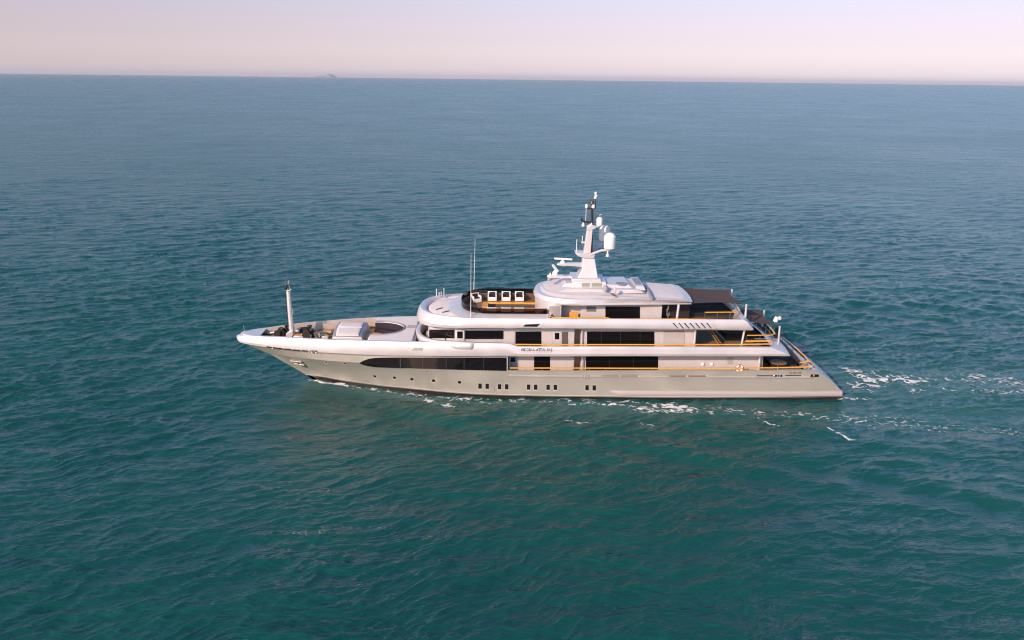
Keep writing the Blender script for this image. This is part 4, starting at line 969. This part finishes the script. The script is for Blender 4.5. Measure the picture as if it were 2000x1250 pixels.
awning([A, B, (B[0], 2.75, B[2] + .05), (A[0] - .15, 3.2, A[2] + .05)], pole_pair((1454.5, 632, ), (1458, 594), 2.75, .1), 'upper brown awning over the sun deck', .2)
A = at(1457, 630, -2.7); B = at(1516, 635, -2.6)
awning([(A[0] - 1.7, A[1], A[2] + .12), B, (B[0] + .1, 2.6, B[2] + .1), (A[0] - 1.7, 2.7, A[2] + .15)], pole_pair((1519.6, 673), (1523.2, 637), 2.65, .15), 'lower brown awning over the aft upper deck', .2)
# deck crane with floodlight on the far side aft
a, b, c = at(1507, 644, 3.6), at(1514, 628, 3.6), at(1518, 619, 3.6)
mb = MB().tube([(a[0], 3.6, 5.0), a, b], .07, 8); cr = mb.build('davit', STEEL, yacht)
MB().tube([b, c], [.26, .24], 14).build('davit_head', PLASTICW, cr); MB().lathe([(0, -.2), (.2, -.12), (.22, .1), (.1, .2), (0, .22)], at(1522.5, 621.5, 3.6), 12).build('floodlight', PLASTICW, cr)
# ================================================================== loose things on board
# armchairs round the dining table on the sun deck
ZS = 8.0
def make_chair(name='armchair'):
    r = empty(name)
    mb = MB().box((0, .40, .48), (.96, .14, .90)); mb.box((-.42, -.03, .40), (.12, .80, .70)); mb.box((.42, -.03, .40), (.12, .80, .70)); mb.box((0, -.37, .26), (.72, .1, .42))
    mb.build('frame', PLASTICW, r, bevel=.035)
    MB().box((0, -.0, .48), (.72, .62, .12)).build('seat', CUSHION, r, bevel=.03)
    MB().box((0, .30, .72), (.62, .08, .34)).build('backrest', CUSHION, r, bevel=.03)
    for sx_ in (-.36, .36):
        for sy_ in (-.3, .36): MB().box((sx_, sy_, .03), (.06, .06, .07)).build('leg', STEEL, r)
    return r
proto = make_chair(); first = True
chairs = [(930, 582, 2.9, 25, 'white armchair turned at an angle beside the short end of the pool'),
          (961.5, 582, 3.2, 0, 'white armchair on the far side of the pool, second from the bow'),
          (988.5, 582, 3.2, 0, 'white armchair on the far side of the pool, third from the bow'),
          (1014.5, 582, 3.2, 0, 'white armchair on the far side of the pool, nearest the hardtop'),
          (960.5, 606, -2.4, 180, 'white armchair behind the near tinted screen, nearest the bow'),
          (988.5, 606, -2.4, 180, 'white armchair behind the near tinted screen, in the middle of three'),
          (1014, 606, -2.4, 180, 'white armchair behind the near tinted screen, nearest the hardtop')]
for px, py, Y, rz, lab in chairs:
    o = proto if first else copy_tree(proto); first = False
    p = at(px, py, Y); o.location = (p[0], Y if rz != 25 else Y - .4, ZS); o.rotation_euler = (0, 0, math.radians(rz)); tag(o, lab, 'armchair', 'armchairs round the sun deck pool')
tx0, tx1 = X(942, .6, 596), X(1052, .6, 596)
mb = MB(); ya, yb_, bw = -.62, 2.1, .44; zp_ = 8.09
for y_ in (ya + bw / 2, yb_ - bw / 2): mb.box(((tx0 + tx1) / 2, y_, zp_), (tx1 - tx0, bw, .16))
mb.box((tx0 + .3, (ya + yb_) / 2, zp_ - .002), (.6, yb_ - ya - 2 * bw, .16)); mb.box((tx1 - .15, (ya + yb_) / 2, zp_ - .002), (.3, yb_ - ya - 2 * bw, .16))
pool = mb.build('pool_border', TEAKRAIL, yacht, smooth=0)
MB().box(((tx0 + tx1) / 2 + .1, (ya + yb_) / 2, 8.02), (tx1 - tx0 - .9, yb_ - ya - 2 * bw, .05)).build('pool_cover', mat('wet_brown_pool', (.06, .045, .04), .35, noise=.4, nscale=6), pool, smooth=0)
MB().box((tx0 + 1.0, (ya + yb_) / 2, 8.03), (.8, yb_ - ya - 2 * bw, .06)).build('pool_dark_end', BLACK, pool, smooth=0)  # black slab across the dark end of the pool
# life ring on the main deck rail
c = at(1444.5, 719.5, -5.12); lr = tag(empty('life_ring', tuple(c)), 'orange and white life ring hung on the main deck rail near the aft column', 'life ring')
seg = 48
for col_, ph in ((ORANGE, 0), (PLASTICW, 1)):
    for k in range(4):
        a0 = math.pi / 2 * k + (0 if ph == 0 else math.pi / 4) - math.pi / 8
        MB().tube([(c[0] + .30 * math.cos(a), c[1], c[2] + .30 * math.sin(a)) for a in np.linspace(a0, a0 + math.pi / 4, 7)], .085, 10).build('ring_segment' if ph == 0 else 'white_band', col_, lr)
MB().tube([(c[0] + .42 * math.cos(a), c[1], c[2] + .42 * math.sin(a)) for a in np.linspace(0, 2 * math.pi, 25)], .015, 5).build('grab_line', ROPE, lr)
# shaded furniture on the aft decks
def sofa_block(name, loc, w_, d_, z, lab, cat='sofa', m=CUSHION):
    r = tag(empty(name, (loc[0], loc[1], z)), lab, cat)
    MB().box((loc[0], loc[1], z + .2), (w_, d_, .36)).build('base', WALL, r, bevel=.03); MB().box((loc[0], loc[1], z + .44), (w_ * .96, d_ * .96, .14)).build('seat', m, r, bevel=.04)
    MB().box((loc[0] + w_ * .42, loc[1], z + .66), (w_ * .14, d_ * .96, .4)).build('backrest', m, r, bevel=.04); return r
def sun_bed(x0, x1, y0, y1, z, lab):
    r = tag(empty('sun_bed', ((x0 + x1) / 2, (y0 + y1) / 2, z)), lab, 'sun bed', 'dark sun beds on the aft decks')
    MB().box(((x0 + x1) / 2, (y0 + y1) / 2, z + .14), (x1 - x0 - .1, y1 - y0 - .1, .28)).build('base', DARK, r)
    for k in range(3):
        w_ = (y1 - y0) / 3; MB().box(((x0 + x1) / 2, y0 + w_ * (k + .5), z + .36), (x1 - x0, w_ - .03, .18)).build('mattress', BEDCLOTH, r, bevel=.05)
BEDCLOTH = mat('black_bed_cover', (.010, .008, .011), .9, noise=.2, nscale=3)
sun_bed(18.0, 23.6, -1.3, 3.85, 7.58, 'black covered sun bed under the upper awning on the sun deck')
sun_bed(22.4, 28.1, -.3, 3.9, 5.02, 'black covered sun bed under the lower awning on the upper deck')
sun_bed(26.9, 29.6, -2.2, 4.6, 2.45, 'black covered sun bed on the open aft end of the main deck')
def round_table(x, y, z, lab):
    r = tag(empty('cocktail_table', (x, y, z)), lab, 'table'); MB().lathe([(0, .70), (.85, .70), (.88, .73), (.85, .76), (0, .76)], (x, y, z), 24).build('tabletop', TEAKDECK, r); MB().lathe([(.35, 0), (.35, .03), (.07, .08), (.07, .7)], (x, y, z), 12).build('leg', STEEL, r)
round_table(X(1508, -1, 715), -2.6, 2.45, 'round table in the shade under the upper deck overhang aft')
# folding teak chair in the recess beside the sun deck house
r = tag(empty('deck_chair', (X(1121, -3.4, 618), -3.4, 7.58)), 'slatted teak deck chair in the recess beside the sun deck house', 'chair')
x, y = X(1121, -3.4, 618), -3.4
MB().box((x, y, 7.58 + .45), (.9, .5, .05)).build('seat', TEAKTRIM, r); MB().box((x, y + .26, 7.58 + .75), (.9, .05, .55)).build('backrest', TEAKTRIM, r)
for a in (-.42, .42):
    for b in (-.22, .22): MB().tube([(x + a, y + b, 7.58), (x + a, y + b, 7.58 + .45)], .03, 6).build('leg', TEAKTRIM, r)
# ensign hanging at the stern
fl = tag(empty('ensign', (X(1520, 2.0, 650), 2.0, 5.5)), 'limp dark green ensign hanging on a short staff at the stern', 'flag')
x, y = X(1520, 2.0, 652), 2.0
p0, p1 = at(1524, 664, 2.0), at(1520.5, 637, 2.0); MB().tube([p0, p1], .03, 6).build('staff', STEEL, fl)
mb = MB(); rws = []
for i in range(8):
    t = i / 7; p = lerp(p1, p0, .05 + .75 * t); rws.append([(p[0] - .02 - .38 * u * (1 - .2 * t), p[1] + .08 * math.sin(6 * u + 2 * t), p[2] - .12 * u) for u in np.linspace(0, 1, 7)])
mb.grid(rws); mb.build('cloth', FLAGM, fl)
# ================================================================== SEA
def hash_grad(ix, iy, seed):
    h = (ix.astype(np.int64) * 374761393 + iy.astype(np.int64) * 668265263 + seed * 1442695040888963407 % (2 ** 31)) & 0x7fffffff
    h = ((h ^ (h >> 13)) * 1274126177) & 0x7fffffff
    a = (h % 4096) / 4096.0 * 2 * math.pi; return np.cos(a), np.sin(a)
def perlin(x, y, seed=0):
    x0, y0 = np.floor(x), np.floor(y); fx, fy = x - x0, y - y0; r = 0; x0 = x0.astype(np.int64); y0 = y0.astype(np.int64)
    u, v = fx ** 3 * (fx * (fx * 6 - 15) + 10), fy ** 3 * (fy * (fy * 6 - 15) + 10); g = []
    for dx, dy in ((0, 0), (1, 0), (0, 1), (1, 1)):
        gx, gy = hash_grad(x0 + dx, y0 + dy, seed); g.append(gx * (fx - dx) + gy * (fy - dy))
    return (g[0] * (1 - u) + g[1] * u) * (1 - v) + (g[2] * (1 - u) + g[3] * u) * v
def fbm(x, y, o=4, seed=0, ridged=False):
    r = np.zeros_like(x); a = 1.0; n = 0
    for k in range(o):
        p = perlin(x * 2 ** k, y * 2 ** k, seed + k * 17); r += a * ((1 - 2.2 * np.abs(p)) if ridged else p); n += a; a *= .55
    return r / n
RIDGES = ((4.4, 20.0, 24, .065, 201), (2.7, 13.0, 29, .090, 233), (1.7, 8.0, 18, .078, 277), (.9, 3.6, 27, .064, 311), (.47, 1.7, 20, .033, 347), (.22, .7, 30, .011, 381))
def crests(x, y, spacing):                                          # long narrow crests with flat troughs between, crests lying across the wind
    z = np.zeros_like(x)
    wx_ = perlin(x / 7.0, y / 7.0, 401) * 2.0; wy_ = perlin(x / 7.0 + 50, y / 7.0, 402) * 2.0 + perlin(x / 2.2, y / 2.2, 403) * .5
    for s_, l_, deg, h, sd in RIDGES:
        f = np.clip((s_ / spacing - 1.5) / 1.2, 0, 1)
        k = f > 0
        if not k.any(): continue
        a = math.radians(deg); c, s = math.cos(a), math.sin(a)
        X_, Y_ = x[k] + wx_[k], y[k] + wy_[k]
        p = perlin((X_ * c + Y_ * s) / l_, (-X_ * s + Y_ * c) / s_, sd)
        r = np.clip(1 - 2.1 * np.abs(p), 0, 1); z[k] += f[k] * h * (r ** 2.2 - .46)
    return z
# waves: a directional spectrum of trochoidal waves; the finest ones live in the material's bump
NW = 120
lam = np.exp(RNG.uniform(math.log(.5), math.log(11), NW)); lam = np.sort(lam)[::-1]
th = math.radians(118) + RNG.normal(0, math.radians(30), NW)     # travel direction
ph = RNG.uniform(0, 2 * math.pi, NW); kk = 2 * math.pi / lam
steep = .0165 * np.interp(np.log(lam), np.log([.5, 1.2, 2.5, 5, 11]), [1.0, 1.25, 1.1, .5, .2])
amp = steep / kk
def waves(x, y, spacing):
    """displaced positions of sea points; waves too short for the local spacing are left out"""
    dx, dy, dz = np.zeros_like(x), np.zeros_like(x), np.zeros_like(x)
    patch = 1 + .55 * fbm(x / 38 + 7, y / 60, 3, 5) * 2                # gusts: rougher and smoother patches
    for i in range(NW):
        f = np.clip((lam[i] / spacing - 2.0) / 1.5, 0, 1)
        if f.max() == 0: continue
        c, s = math.cos(th[i]), math.sin(th[i]); P = kk[i] * (x * c + y * s) + ph[i]
        a = amp[i] * f * (patch if lam[i] < 6 else 1)
        dz += a * np.cos(P); dx -= .85 * a * c * np.sin(P); dy -= .85 * a * s * np.sin(P)
    for side in (-1, 1):                                                # diverging wake waves astern
        for l_, ang, ph_ in ((5.5, 57, .3), (3.6, 62, 1.7), (7.5, 52, 2.6)):
            c, s = math.cos(math.radians(ang)), side * math.sin(math.radians(ang)); P = 2 * math.pi / l_ * (x * c + y * s) + ph_
            yy = np.abs(y); edge = 5.5 + .36 * (x + 22)
            m = np.exp(-((yy - edge * .85) / (3 + .10 * np.maximum(x + 22, 0))) ** 2) * (x > -24) * np.clip((x + 24) / 25, 0, 1)
            f = np.clip((l_ / spacing - 2.0) / 1.5, 0, 1)
            dz += .055 * m * f * np.cos(P); dx -= .045 * m * f * c * np.sin(P); dy -= .045 * m * f * s * np.sin(P)
    return x + dx, y + dy, dz + crests(x, y, spacing) * patch
yb = np.concatenate([np.linspace(760, 6, 1500), np.geomspace(5.9, .62, 40)])     # rows, graded with distance
dist = CAM[2] / (yb / 796.0)
dist = np.unique(np.round(dist, 4)); nr = len(dist)
NC = 1700; tcol = np.linspace(-1, 1, NC) * 0.92
yy = (CAM[1] + dist)[:, None] * np.ones((1, NC)); xx = CAM[0] + tcol[None, :] * (dist + 10)[:, None]
sp_y = np.gradient(dist); sp_x = .92 * 2 / NC * (dist + 10); spc = np.maximum(sp_y, sp_x)[:, None] * np.ones((1, NC))
wx, wy, wz = waves(xx.ravel(), yy.ravel(), spc.ravel())
ny_, nx_ = xx.shape
# churned, paler water astern and along the side
def churn_field(x, y):
    r = np.zeros_like(x)
    def caps(p, q, w_, a):
        nonlocal r
        p, q = np.array(p), np.array(q); d = q - p; t = np.clip(((x - p[0]) * d[0] + (y - p[1]) * d[1]) / (d @ d), 0, 1)
        r = np.maximum(r, a * np.exp(-(((x - p[0] - t * d[0]) ** 2 + (y - p[1] - t * d[1]) ** 2) / w_ ** 2)))
    caps((35, 0), (62, .5), 4.5, .9); caps((60, .5), (110, 1), 6.0, .6); caps((30, -9), (75, -9.5), 2.6, .5); caps((5, -7.0), (30, -8), 1.6, .5); caps((-22, -.6), (-8, -5.2), 1.0, .5)
    return r
churn = churn_field(xx.ravel(), yy.ravel())
wz = wz + .10 * np.clip(churn, 0, 1) * fbm(xx.ravel() / 1.1, yy.ravel() / .8, 3, 40) * (spc.ravel() < .8)
V = np.stack([wx, wy, wz], 1)
idx = np.arange(ny_ * nx_).reshape(ny_, nx_)
Fq = np.stack([idx[:-1, :-1], idx[:-1, 1:], idx[1:, 1:], idx[1:, :-1]], -1).reshape(-1, 4)
# the rest of the sea, all round, as one coarse sheet below the waves
base = len(V); Rr = 40000.0
ext = np.array([[-Rr, -Rr, -1.2], [Rr, -Rr, -1.2], [Rr, Rr, -1.2], [-Rr, Rr, -1.2]])
V = np.concatenate([V, ext]); Fq = np.concatenate([Fq, np.array([[base, base + 1, base + 2, base + 3]])])
me = bpy.data.meshes.new('sea'); me.vertices.add(len(V)); me.vertices.foreach_set('co', V.astype(np.float32).ravel())
me.loops.add(len(Fq) * 4); me.loops.foreach_set('vertex_index', Fq.astype(np.int32).ravel())
me.polygons.add(len(Fq)); me.polygons.foreach_set('loop_start', np.arange(0, len(Fq) * 4, 4, dtype=np.int32)); me.polygons.foreach_set('use_smooth', np.ones(len(Fq), bool))
me.update(calc_edges=True)
at_ = me.attributes.new('churn', 'FLOAT', 'POINT'); at_.data.foreach_set('value', np.concatenate([churn, np.zeros(4)]).astype(np.float32))
lost = np.array([np.sqrt(np.sum(.5 * steep ** 2 * (1 - np.clip((lam / s_ - 2.0) / 1.5, 0, 1)) * (lam > .5))) for s_ in spc[:, 0]])
lost = np.sqrt(lost ** 2 + np.array([sum((1.5 * r[3] / r[0]) ** 2 * (1 - np.clip((r[0] / s_ - 1.5) / 1.2, 0, 1)) for r in RIDGES) for s_ in spc[:, 0]]))
lost = (lost[:, None] * np.ones((1, NC))).ravel()
at_ = me.attributes.new('lost_slope', 'FLOAT', 'POINT'); at_.data.foreach_set('value', np.concatenate([lost, np.full(4, .15)]).astype(np.float32))
WATER = bpy.data.materials.new('sea_water'); WATER.use_nodes = True; n = WATER.node_tree; b = n.nodes['Principled BSDF']
b.inputs['IOR'].default_value = 1.333
g = n.nodes.new('ShaderNodeNewGeometry')
def noise(scale, det, vec, rough=.5):
    t = n.nodes.new('ShaderNodeTexNoise'); t.inputs['Scale'].default_value = scale; t.inputs['Detail'].default_value = det; t.inputs['Roughness'].default_value = rough
    n.links.new(vec, t.inputs['Vector']); return t
mp = n.nodes.new('ShaderNodeMapping'); mp.inputs['Rotation'].default_value = (0, 0, math.radians(-28)); mp.inputs['Scale'].default_value = (.30, 1.0, 1.0)
n.links.new(g.outputs['Position'], mp.inputs[0])
big = noise(.035, 4, g.outputs['Position'])
ramp = n.nodes.new('ShaderNodeValToRGB'); ramp.color_ramp.elements[0].position = .32; ramp.color_ramp.elements[1].position = .68
ramp.color_ramp.elements[0].color = (.0048, .058, .055, 1); ramp.color_ramp.elements[1].color = (.0068, .074, .066, 1)
n.links.new(big.outputs[0], ramp.inputs[0])
ac = n.nodes.new('ShaderNodeAttribute'); ac.attribute_name = 'churn'
mixc = n.nodes.new('ShaderNodeMix'); mixc.data_type = 'RGBA'; mixc.inputs['B'].default_value = (.075, .165, .165, 1)
scl = n.nodes.new('ShaderNodeMath'); scl.operation = 'MULTIPLY'; scl.inputs[1].default_value = .55
n.links.new(ac.outputs['Fac'], scl.inputs[0]); n.links.new(scl.outputs[0], mixc.inputs['Factor']); n.links.new(ramp.outputs[0], mixc.inputs['A'])
n.links.new(mixc.outputs['Result'], b.inputs['Base Color'])
al = n.nodes.new('ShaderNodeAttribute'); al.attribute_name = 'lost_slope'
rr_ = n.nodes.new('ShaderNodeMath'); rr_.operation = 'MULTIPLY_ADD'; rr_.inputs[1].default_value = 1.05; rr_.inputs[2].default_value = .04
n.links.new(al.outputs['Fac'], rr_.inputs[0])
gust = noise(.012, 10, g.outputs['Position'], .8); gr = n.nodes.new('ShaderNodeMapRange'); gr.inputs[1].default_value = .3; gr.inputs[2].default_value = .7; gr.inputs[3].default_value = .87; gr.inputs[4].default_value = 1.15
n.links.new(gust.outputs[0], gr.inputs[0]); rm = n.nodes.new('ShaderNodeMath'); rm.operation = 'MULTIPLY'
n.links.new(rr_.outputs[0], rm.inputs[0]); n.links.new(gr.outputs[0], rm.inputs[1]); n.links.new(rm.outputs[0], b.inputs['Roughness'])
n0 = noise(.11, 4, mp.outputs[0], .65); n1 = noise(.55, 6, mp.outputs[0], .55); n1.noise_type = 'RIDGED_MULTIFRACTAL'; n1.normalize = True; n2 = noise(5.0, 4, mp.outputs[0], .6)
ad = n.nodes.new('ShaderNodeMath'); ad.operation = 'MULTIPLY_ADD'; ad.inputs[1].default_value = .35
ad0 = n.nodes.new('ShaderNodeMath'); ad0.operation = 'MULTIPLY_ADD'; ad0.inputs[1].default_value = 5.0
n.links.new(n0.outputs[0], ad0.inputs[0]); n.links.new(n1.outputs[0], ad0.inputs[2])
n.links.new(n2.outputs[0], ad.inputs[0]); n.links.new(ad0.outputs[0], ad.inputs[2])
bp_ = n.nodes.new('ShaderNodeBump'); bp_.inputs['Strength'].default_value = 1.0; bp_.inputs['Distance'].default_value = .22
n.links.new(ad.outputs[0], bp_.inputs['Height']); n.links.new(bp_.outputs[0], b.inputs['Normal'])
me.materials.append(WATER)
sea = bpy.data.objects.new('sea', me); COL.objects.link(sea); tag(sea, kind='structure', label='teal open sea with small wind waves', cat='sea')

# ---- foam: flecks and lace lying on the water
FOAM = mat('sea_foam', (.78, .74, .72), .7); n = FOAM.node_tree
fa = n.nodes.new('ShaderNodeAttribute'); fa.attribute_name = 'thick'; n.links.new(fa.outputs['Fac'], n.nodes['Principled BSDF'].inputs['Alpha'])
gx = np.arange(-23, 66, .08); gy = np.arange(-20, 14, .08); FX, FY = np.meshgrid(gx, gy); fx, fy = FX.ravel(), FY.ravel()
den = np.zeros_like(fx)
def cap(pa, pb, w_, a, pw=2):
    global den
    p, q = atz(*pa, 0)[:2], atz(*pb, 0)[:2]; d = q - p; t = np.clip(((fx - p[0]) * d[0] + (fy - p[1]) * d[1]) / max(1e-6, d @ d), 0, 1)
    den = np.maximum(den, a * np.exp(-(np.sqrt((fx - p[0] - t * d[0]) ** 2 + (fy - p[1] - t * d[1]) ** 2) / w_) ** pw))
for a_, b_, w_, s_ in (((604, 743), (640, 747), .35, .85), ((640, 748), (668, 752), .5, .9), ((668, 752), (712, 760), .35, .8), ((712, 759), (790, 768), .5, .62), ((790, 768), (880, 779), .8, .72),
                      ((825, 778), (850, 787), .5, .8), ((862, 788), (884, 795), .55, 1.0), ((915, 798), (932, 800), .35, .95), ((978, 783), (985, 784), .25, 1.0), ((880, 780), (1010, 783), .9, .62), ((1100, 786), (1215, 790), 1.0, .72),
                      ((1010, 784), (1100, 788), .7, .55), ((1106, 821), (1144, 827), .28, .85), ((1240, 822), (1272, 832), .5, .62), ((1222, 785), (1300, 788), .35, .8), ((1282, 790), (1350, 798), .8, 1.1), ((1270, 802), (1330, 804), .7, .85), ((1350, 797), (1385, 808), .6, .78),
                      ((1240, 797), (1285, 803), .9, .8), ((1385, 800), (1480, 806), 1.1, .58), ((1481, 817), (1500, 827), .14, 1.0), ((1500, 827), (1522, 833), .12, .9), ((1480, 804), (1600, 812), 1.1, .6), ((1600, 815), (1700, 824), 1.5, .70), ((1700, 822), (1830, 832), 1.6, .58), ((1830, 832), (1990, 845), 1.6, .48),
                      ((1620, 841), (1646, 851), .22, 1.15), ((1646, 851), (1660, 858), .22, 1.15), ((1660, 858), (1692, 863), .18, 1.1), ((1647, 781), (1700, 777), .5, .74), ((1660, 724), (1700, 742), 1.4, .9), ((1700, 744), (1760, 738), 1.0, 1.05), ((1752, 738), (1800, 748), 1.0, 1.15), ((1662, 748), (1715, 754), .8, 1.15),
                      ((1672, 757), (1700, 762), .9, .78), ((1700, 735), (1770, 740), 1.8, .8), ((1770, 765), (1802, 762), .6, .74), ((1800, 742), (1900, 738), 1.2, .68), ((1880, 738), (1920, 735), .8, .78), ((1920, 745), (1990, 748), 2.0, .66), ((1945, 732), (1975, 740), .6, .84), ((1840, 758), (1860, 764), .6, .7), ((1900, 764), (2000, 766), 1.1, .68)):
    cap(a_, b_, w_, s_)
wxp = fbm(fx / 1.6, fy / 1.2, 3, 91) * 1.2; wyp = fbm(fx / 1.6 + 30, fy / 1.2, 3, 92) * .8
lace = fbm((fx + wxp) / 1.5, (fy + wyp) / .8, 4, 60, True)              # ridged: thin bright lines
lace = lace + .35 * fbm(fx / .5, fy / .32, 2, 77) + .25 * fbm(fx / 3.0, fy / 1.5, 2, 78)
rank = np.empty_like(lace); rank[np.argsort(lace)] = np.linspace(0, 1, lace.size)
cover = np.clip(.58 * den ** 1.8, 0, .85) * (den > .12)
val = rank + cover; on = (val > 1.0).reshape(FX.shape)
fxx, fyy, fz = waves(fx, fy, np.full_like(fx, .3))
cell = on[:-1, :-1].astype(int) + on[1:, :-1] + on[:-1, 1:] + on[1:, 1:]
ii, jj = np.nonzero(cell >= 2); W_ = FX.shape[1]
q = np.stack([ii * W_ + jj, ii * W_ + jj + 1, (ii + 1) * W_ + jj + 1, (ii + 1) * W_ + jj], 1)
u_, inv = np.unique(q, return_inverse=True); fv = np.stack([fxx[u_], fyy[u_], fz[u_] + .035 + .04 * np.clip(val[u_] - 1.0, 0, 1)], 1)
me = bpy.data.meshes.new('wake_foam'); me.from_pydata(fv.tolist(), [], inv.reshape(-1, 4).tolist()); me.materials.append(FOAM)
me.polygons.foreach_set('use_smooth', [True] * len(me.polygons))
at_ = me.attributes.new('thick', 'FLOAT', 'POINT'); at_.data.foreach_set('value', np.clip(.12 + (val[u_] - 1.0) * 3.2, .1, .95).astype(np.float32))
fo = bpy.data.objects.new('wake_foam', me); COL.objects.link(fo); tag(fo, 'white flecks and lace of foam along the hull and astern', 'foam', kind='stuff')

# ================================================================== horizon
def heading(px, dist):                          # a point on the sea in the direction of a column of the picture
    d = ray(px, 180); d = d / np.hypot(d[0], d[1]); return np.array([CAM[0] + d[0] * dist, CAM[1] + d[1] * dist, 0.0])
def ship(px, py, h, name_cat, lab, sail):
    p = heading(px, 20000); u = 20000 / FPX
    r = tag(empty('distant_ship' if not sail else 'distant_sailing_boat', tuple(p)), lab, name_cat)
    L_ = u * (3 if sail else 2.2); rr = [[(p[0] + lx * L_, p[1] + ly * L_ * .2, z) for lx, ly in ((-.5, 0), (-.35, -.5), (.4, -.5), (.5, 0), (.4, .5), (-.35, .5))] for z in (-.5, u * .5)]
    mb = MB(); mb.grid(rr, closed=True); mb.poly(rr[-1]); mb.build('hull', mat('far_ship_paint', (.2, .2, .25), .6) if not sail else WHITE, r)
    if sail: MB().add([(p[0] - L_ * .2, p[1], u * .5), (p[0] + L_ * .3, p[1], u * .5), (p[0] + L_ * .05, p[1] + .5, u * h), (p[0] + L_ * .05, p[1] - .5, u * h)], [(0, 1, 2), (0, 3, 1), (1, 3, 2), (0, 2, 3)]).build('sail', WHITE, r)
    else: MB().box((p[0] + L_ * .1, p[1], u * h * .5), (L_ * .25, L_ * .15, u * h)).build('superstructure', mat('far_ship_grey', (.25, .24, .28), .6), r)
ship(503.5, 145.5, 4.6, 'ship', 'tiny grey ship on the horizon to the bow side of the island', False)
ship(1095.5, 152.5, 4.4, 'sailing boat', 'tiny white sailing boat on the horizon beyond the radar mast', True)
D0 = 41000.0; pI = heading(637, D0); u = D0 / FPX
mb = MB(); rws = []
prof = [(-20, 0), (-12, 1.2), (-4, 1.8), (2, 2.8), (6, 4.8), (9, 4.6), (14, 3.2), (18, .8), (19, 0)]
for k, f in enumerate((0, .45, .85, 1, .85, .4, 0)):
    rws.append([(pI[0] + a * u, pI[1] + (k - 3) * 160, max(-3, (b_ * u + (31 if b_ else 0)) * f * (1 + .08 * math.sin(a * 1.7 + k))) - (3 if f == 0 else 0)) for a, b_ in prof])
mb.grid(rws); isl = mb.build('island', mat('island_scrub', (.30, .27, .24), .9, noise=.2, nscale=.004), None, smooth=60)
tag(isl, 'low hazy island on the horizon', 'island', kind='structure')
# the air: one thin box of haze round everything
mb = MB().box((0, 0, 68.5), (86000, 86000, 143.0)); hz = mb.build('haze', None, None, smooth=0)
m = bpy.data.materials.new('haze'); m.use_nodes = True; n = m.node_tree; n.nodes.clear()
o = n.nodes.new('ShaderNodeOutputMaterial'); v = n.nodes.new('ShaderNodeVolumePrincipled'); v.inputs['Color'].default_value = (.92, .88, .94, 1); v.inputs['Density'].default_value = 2.3e-5; v.inputs['Anisotropy'].default_value = .2
n.links.new(v.outputs[0], o.inputs['Volume']); hz.data.materials.clear(); hz.data.materials.append(m); tag(hz, 'faint pale haze lying over the sea out to the horizon', None, kind='stuff')
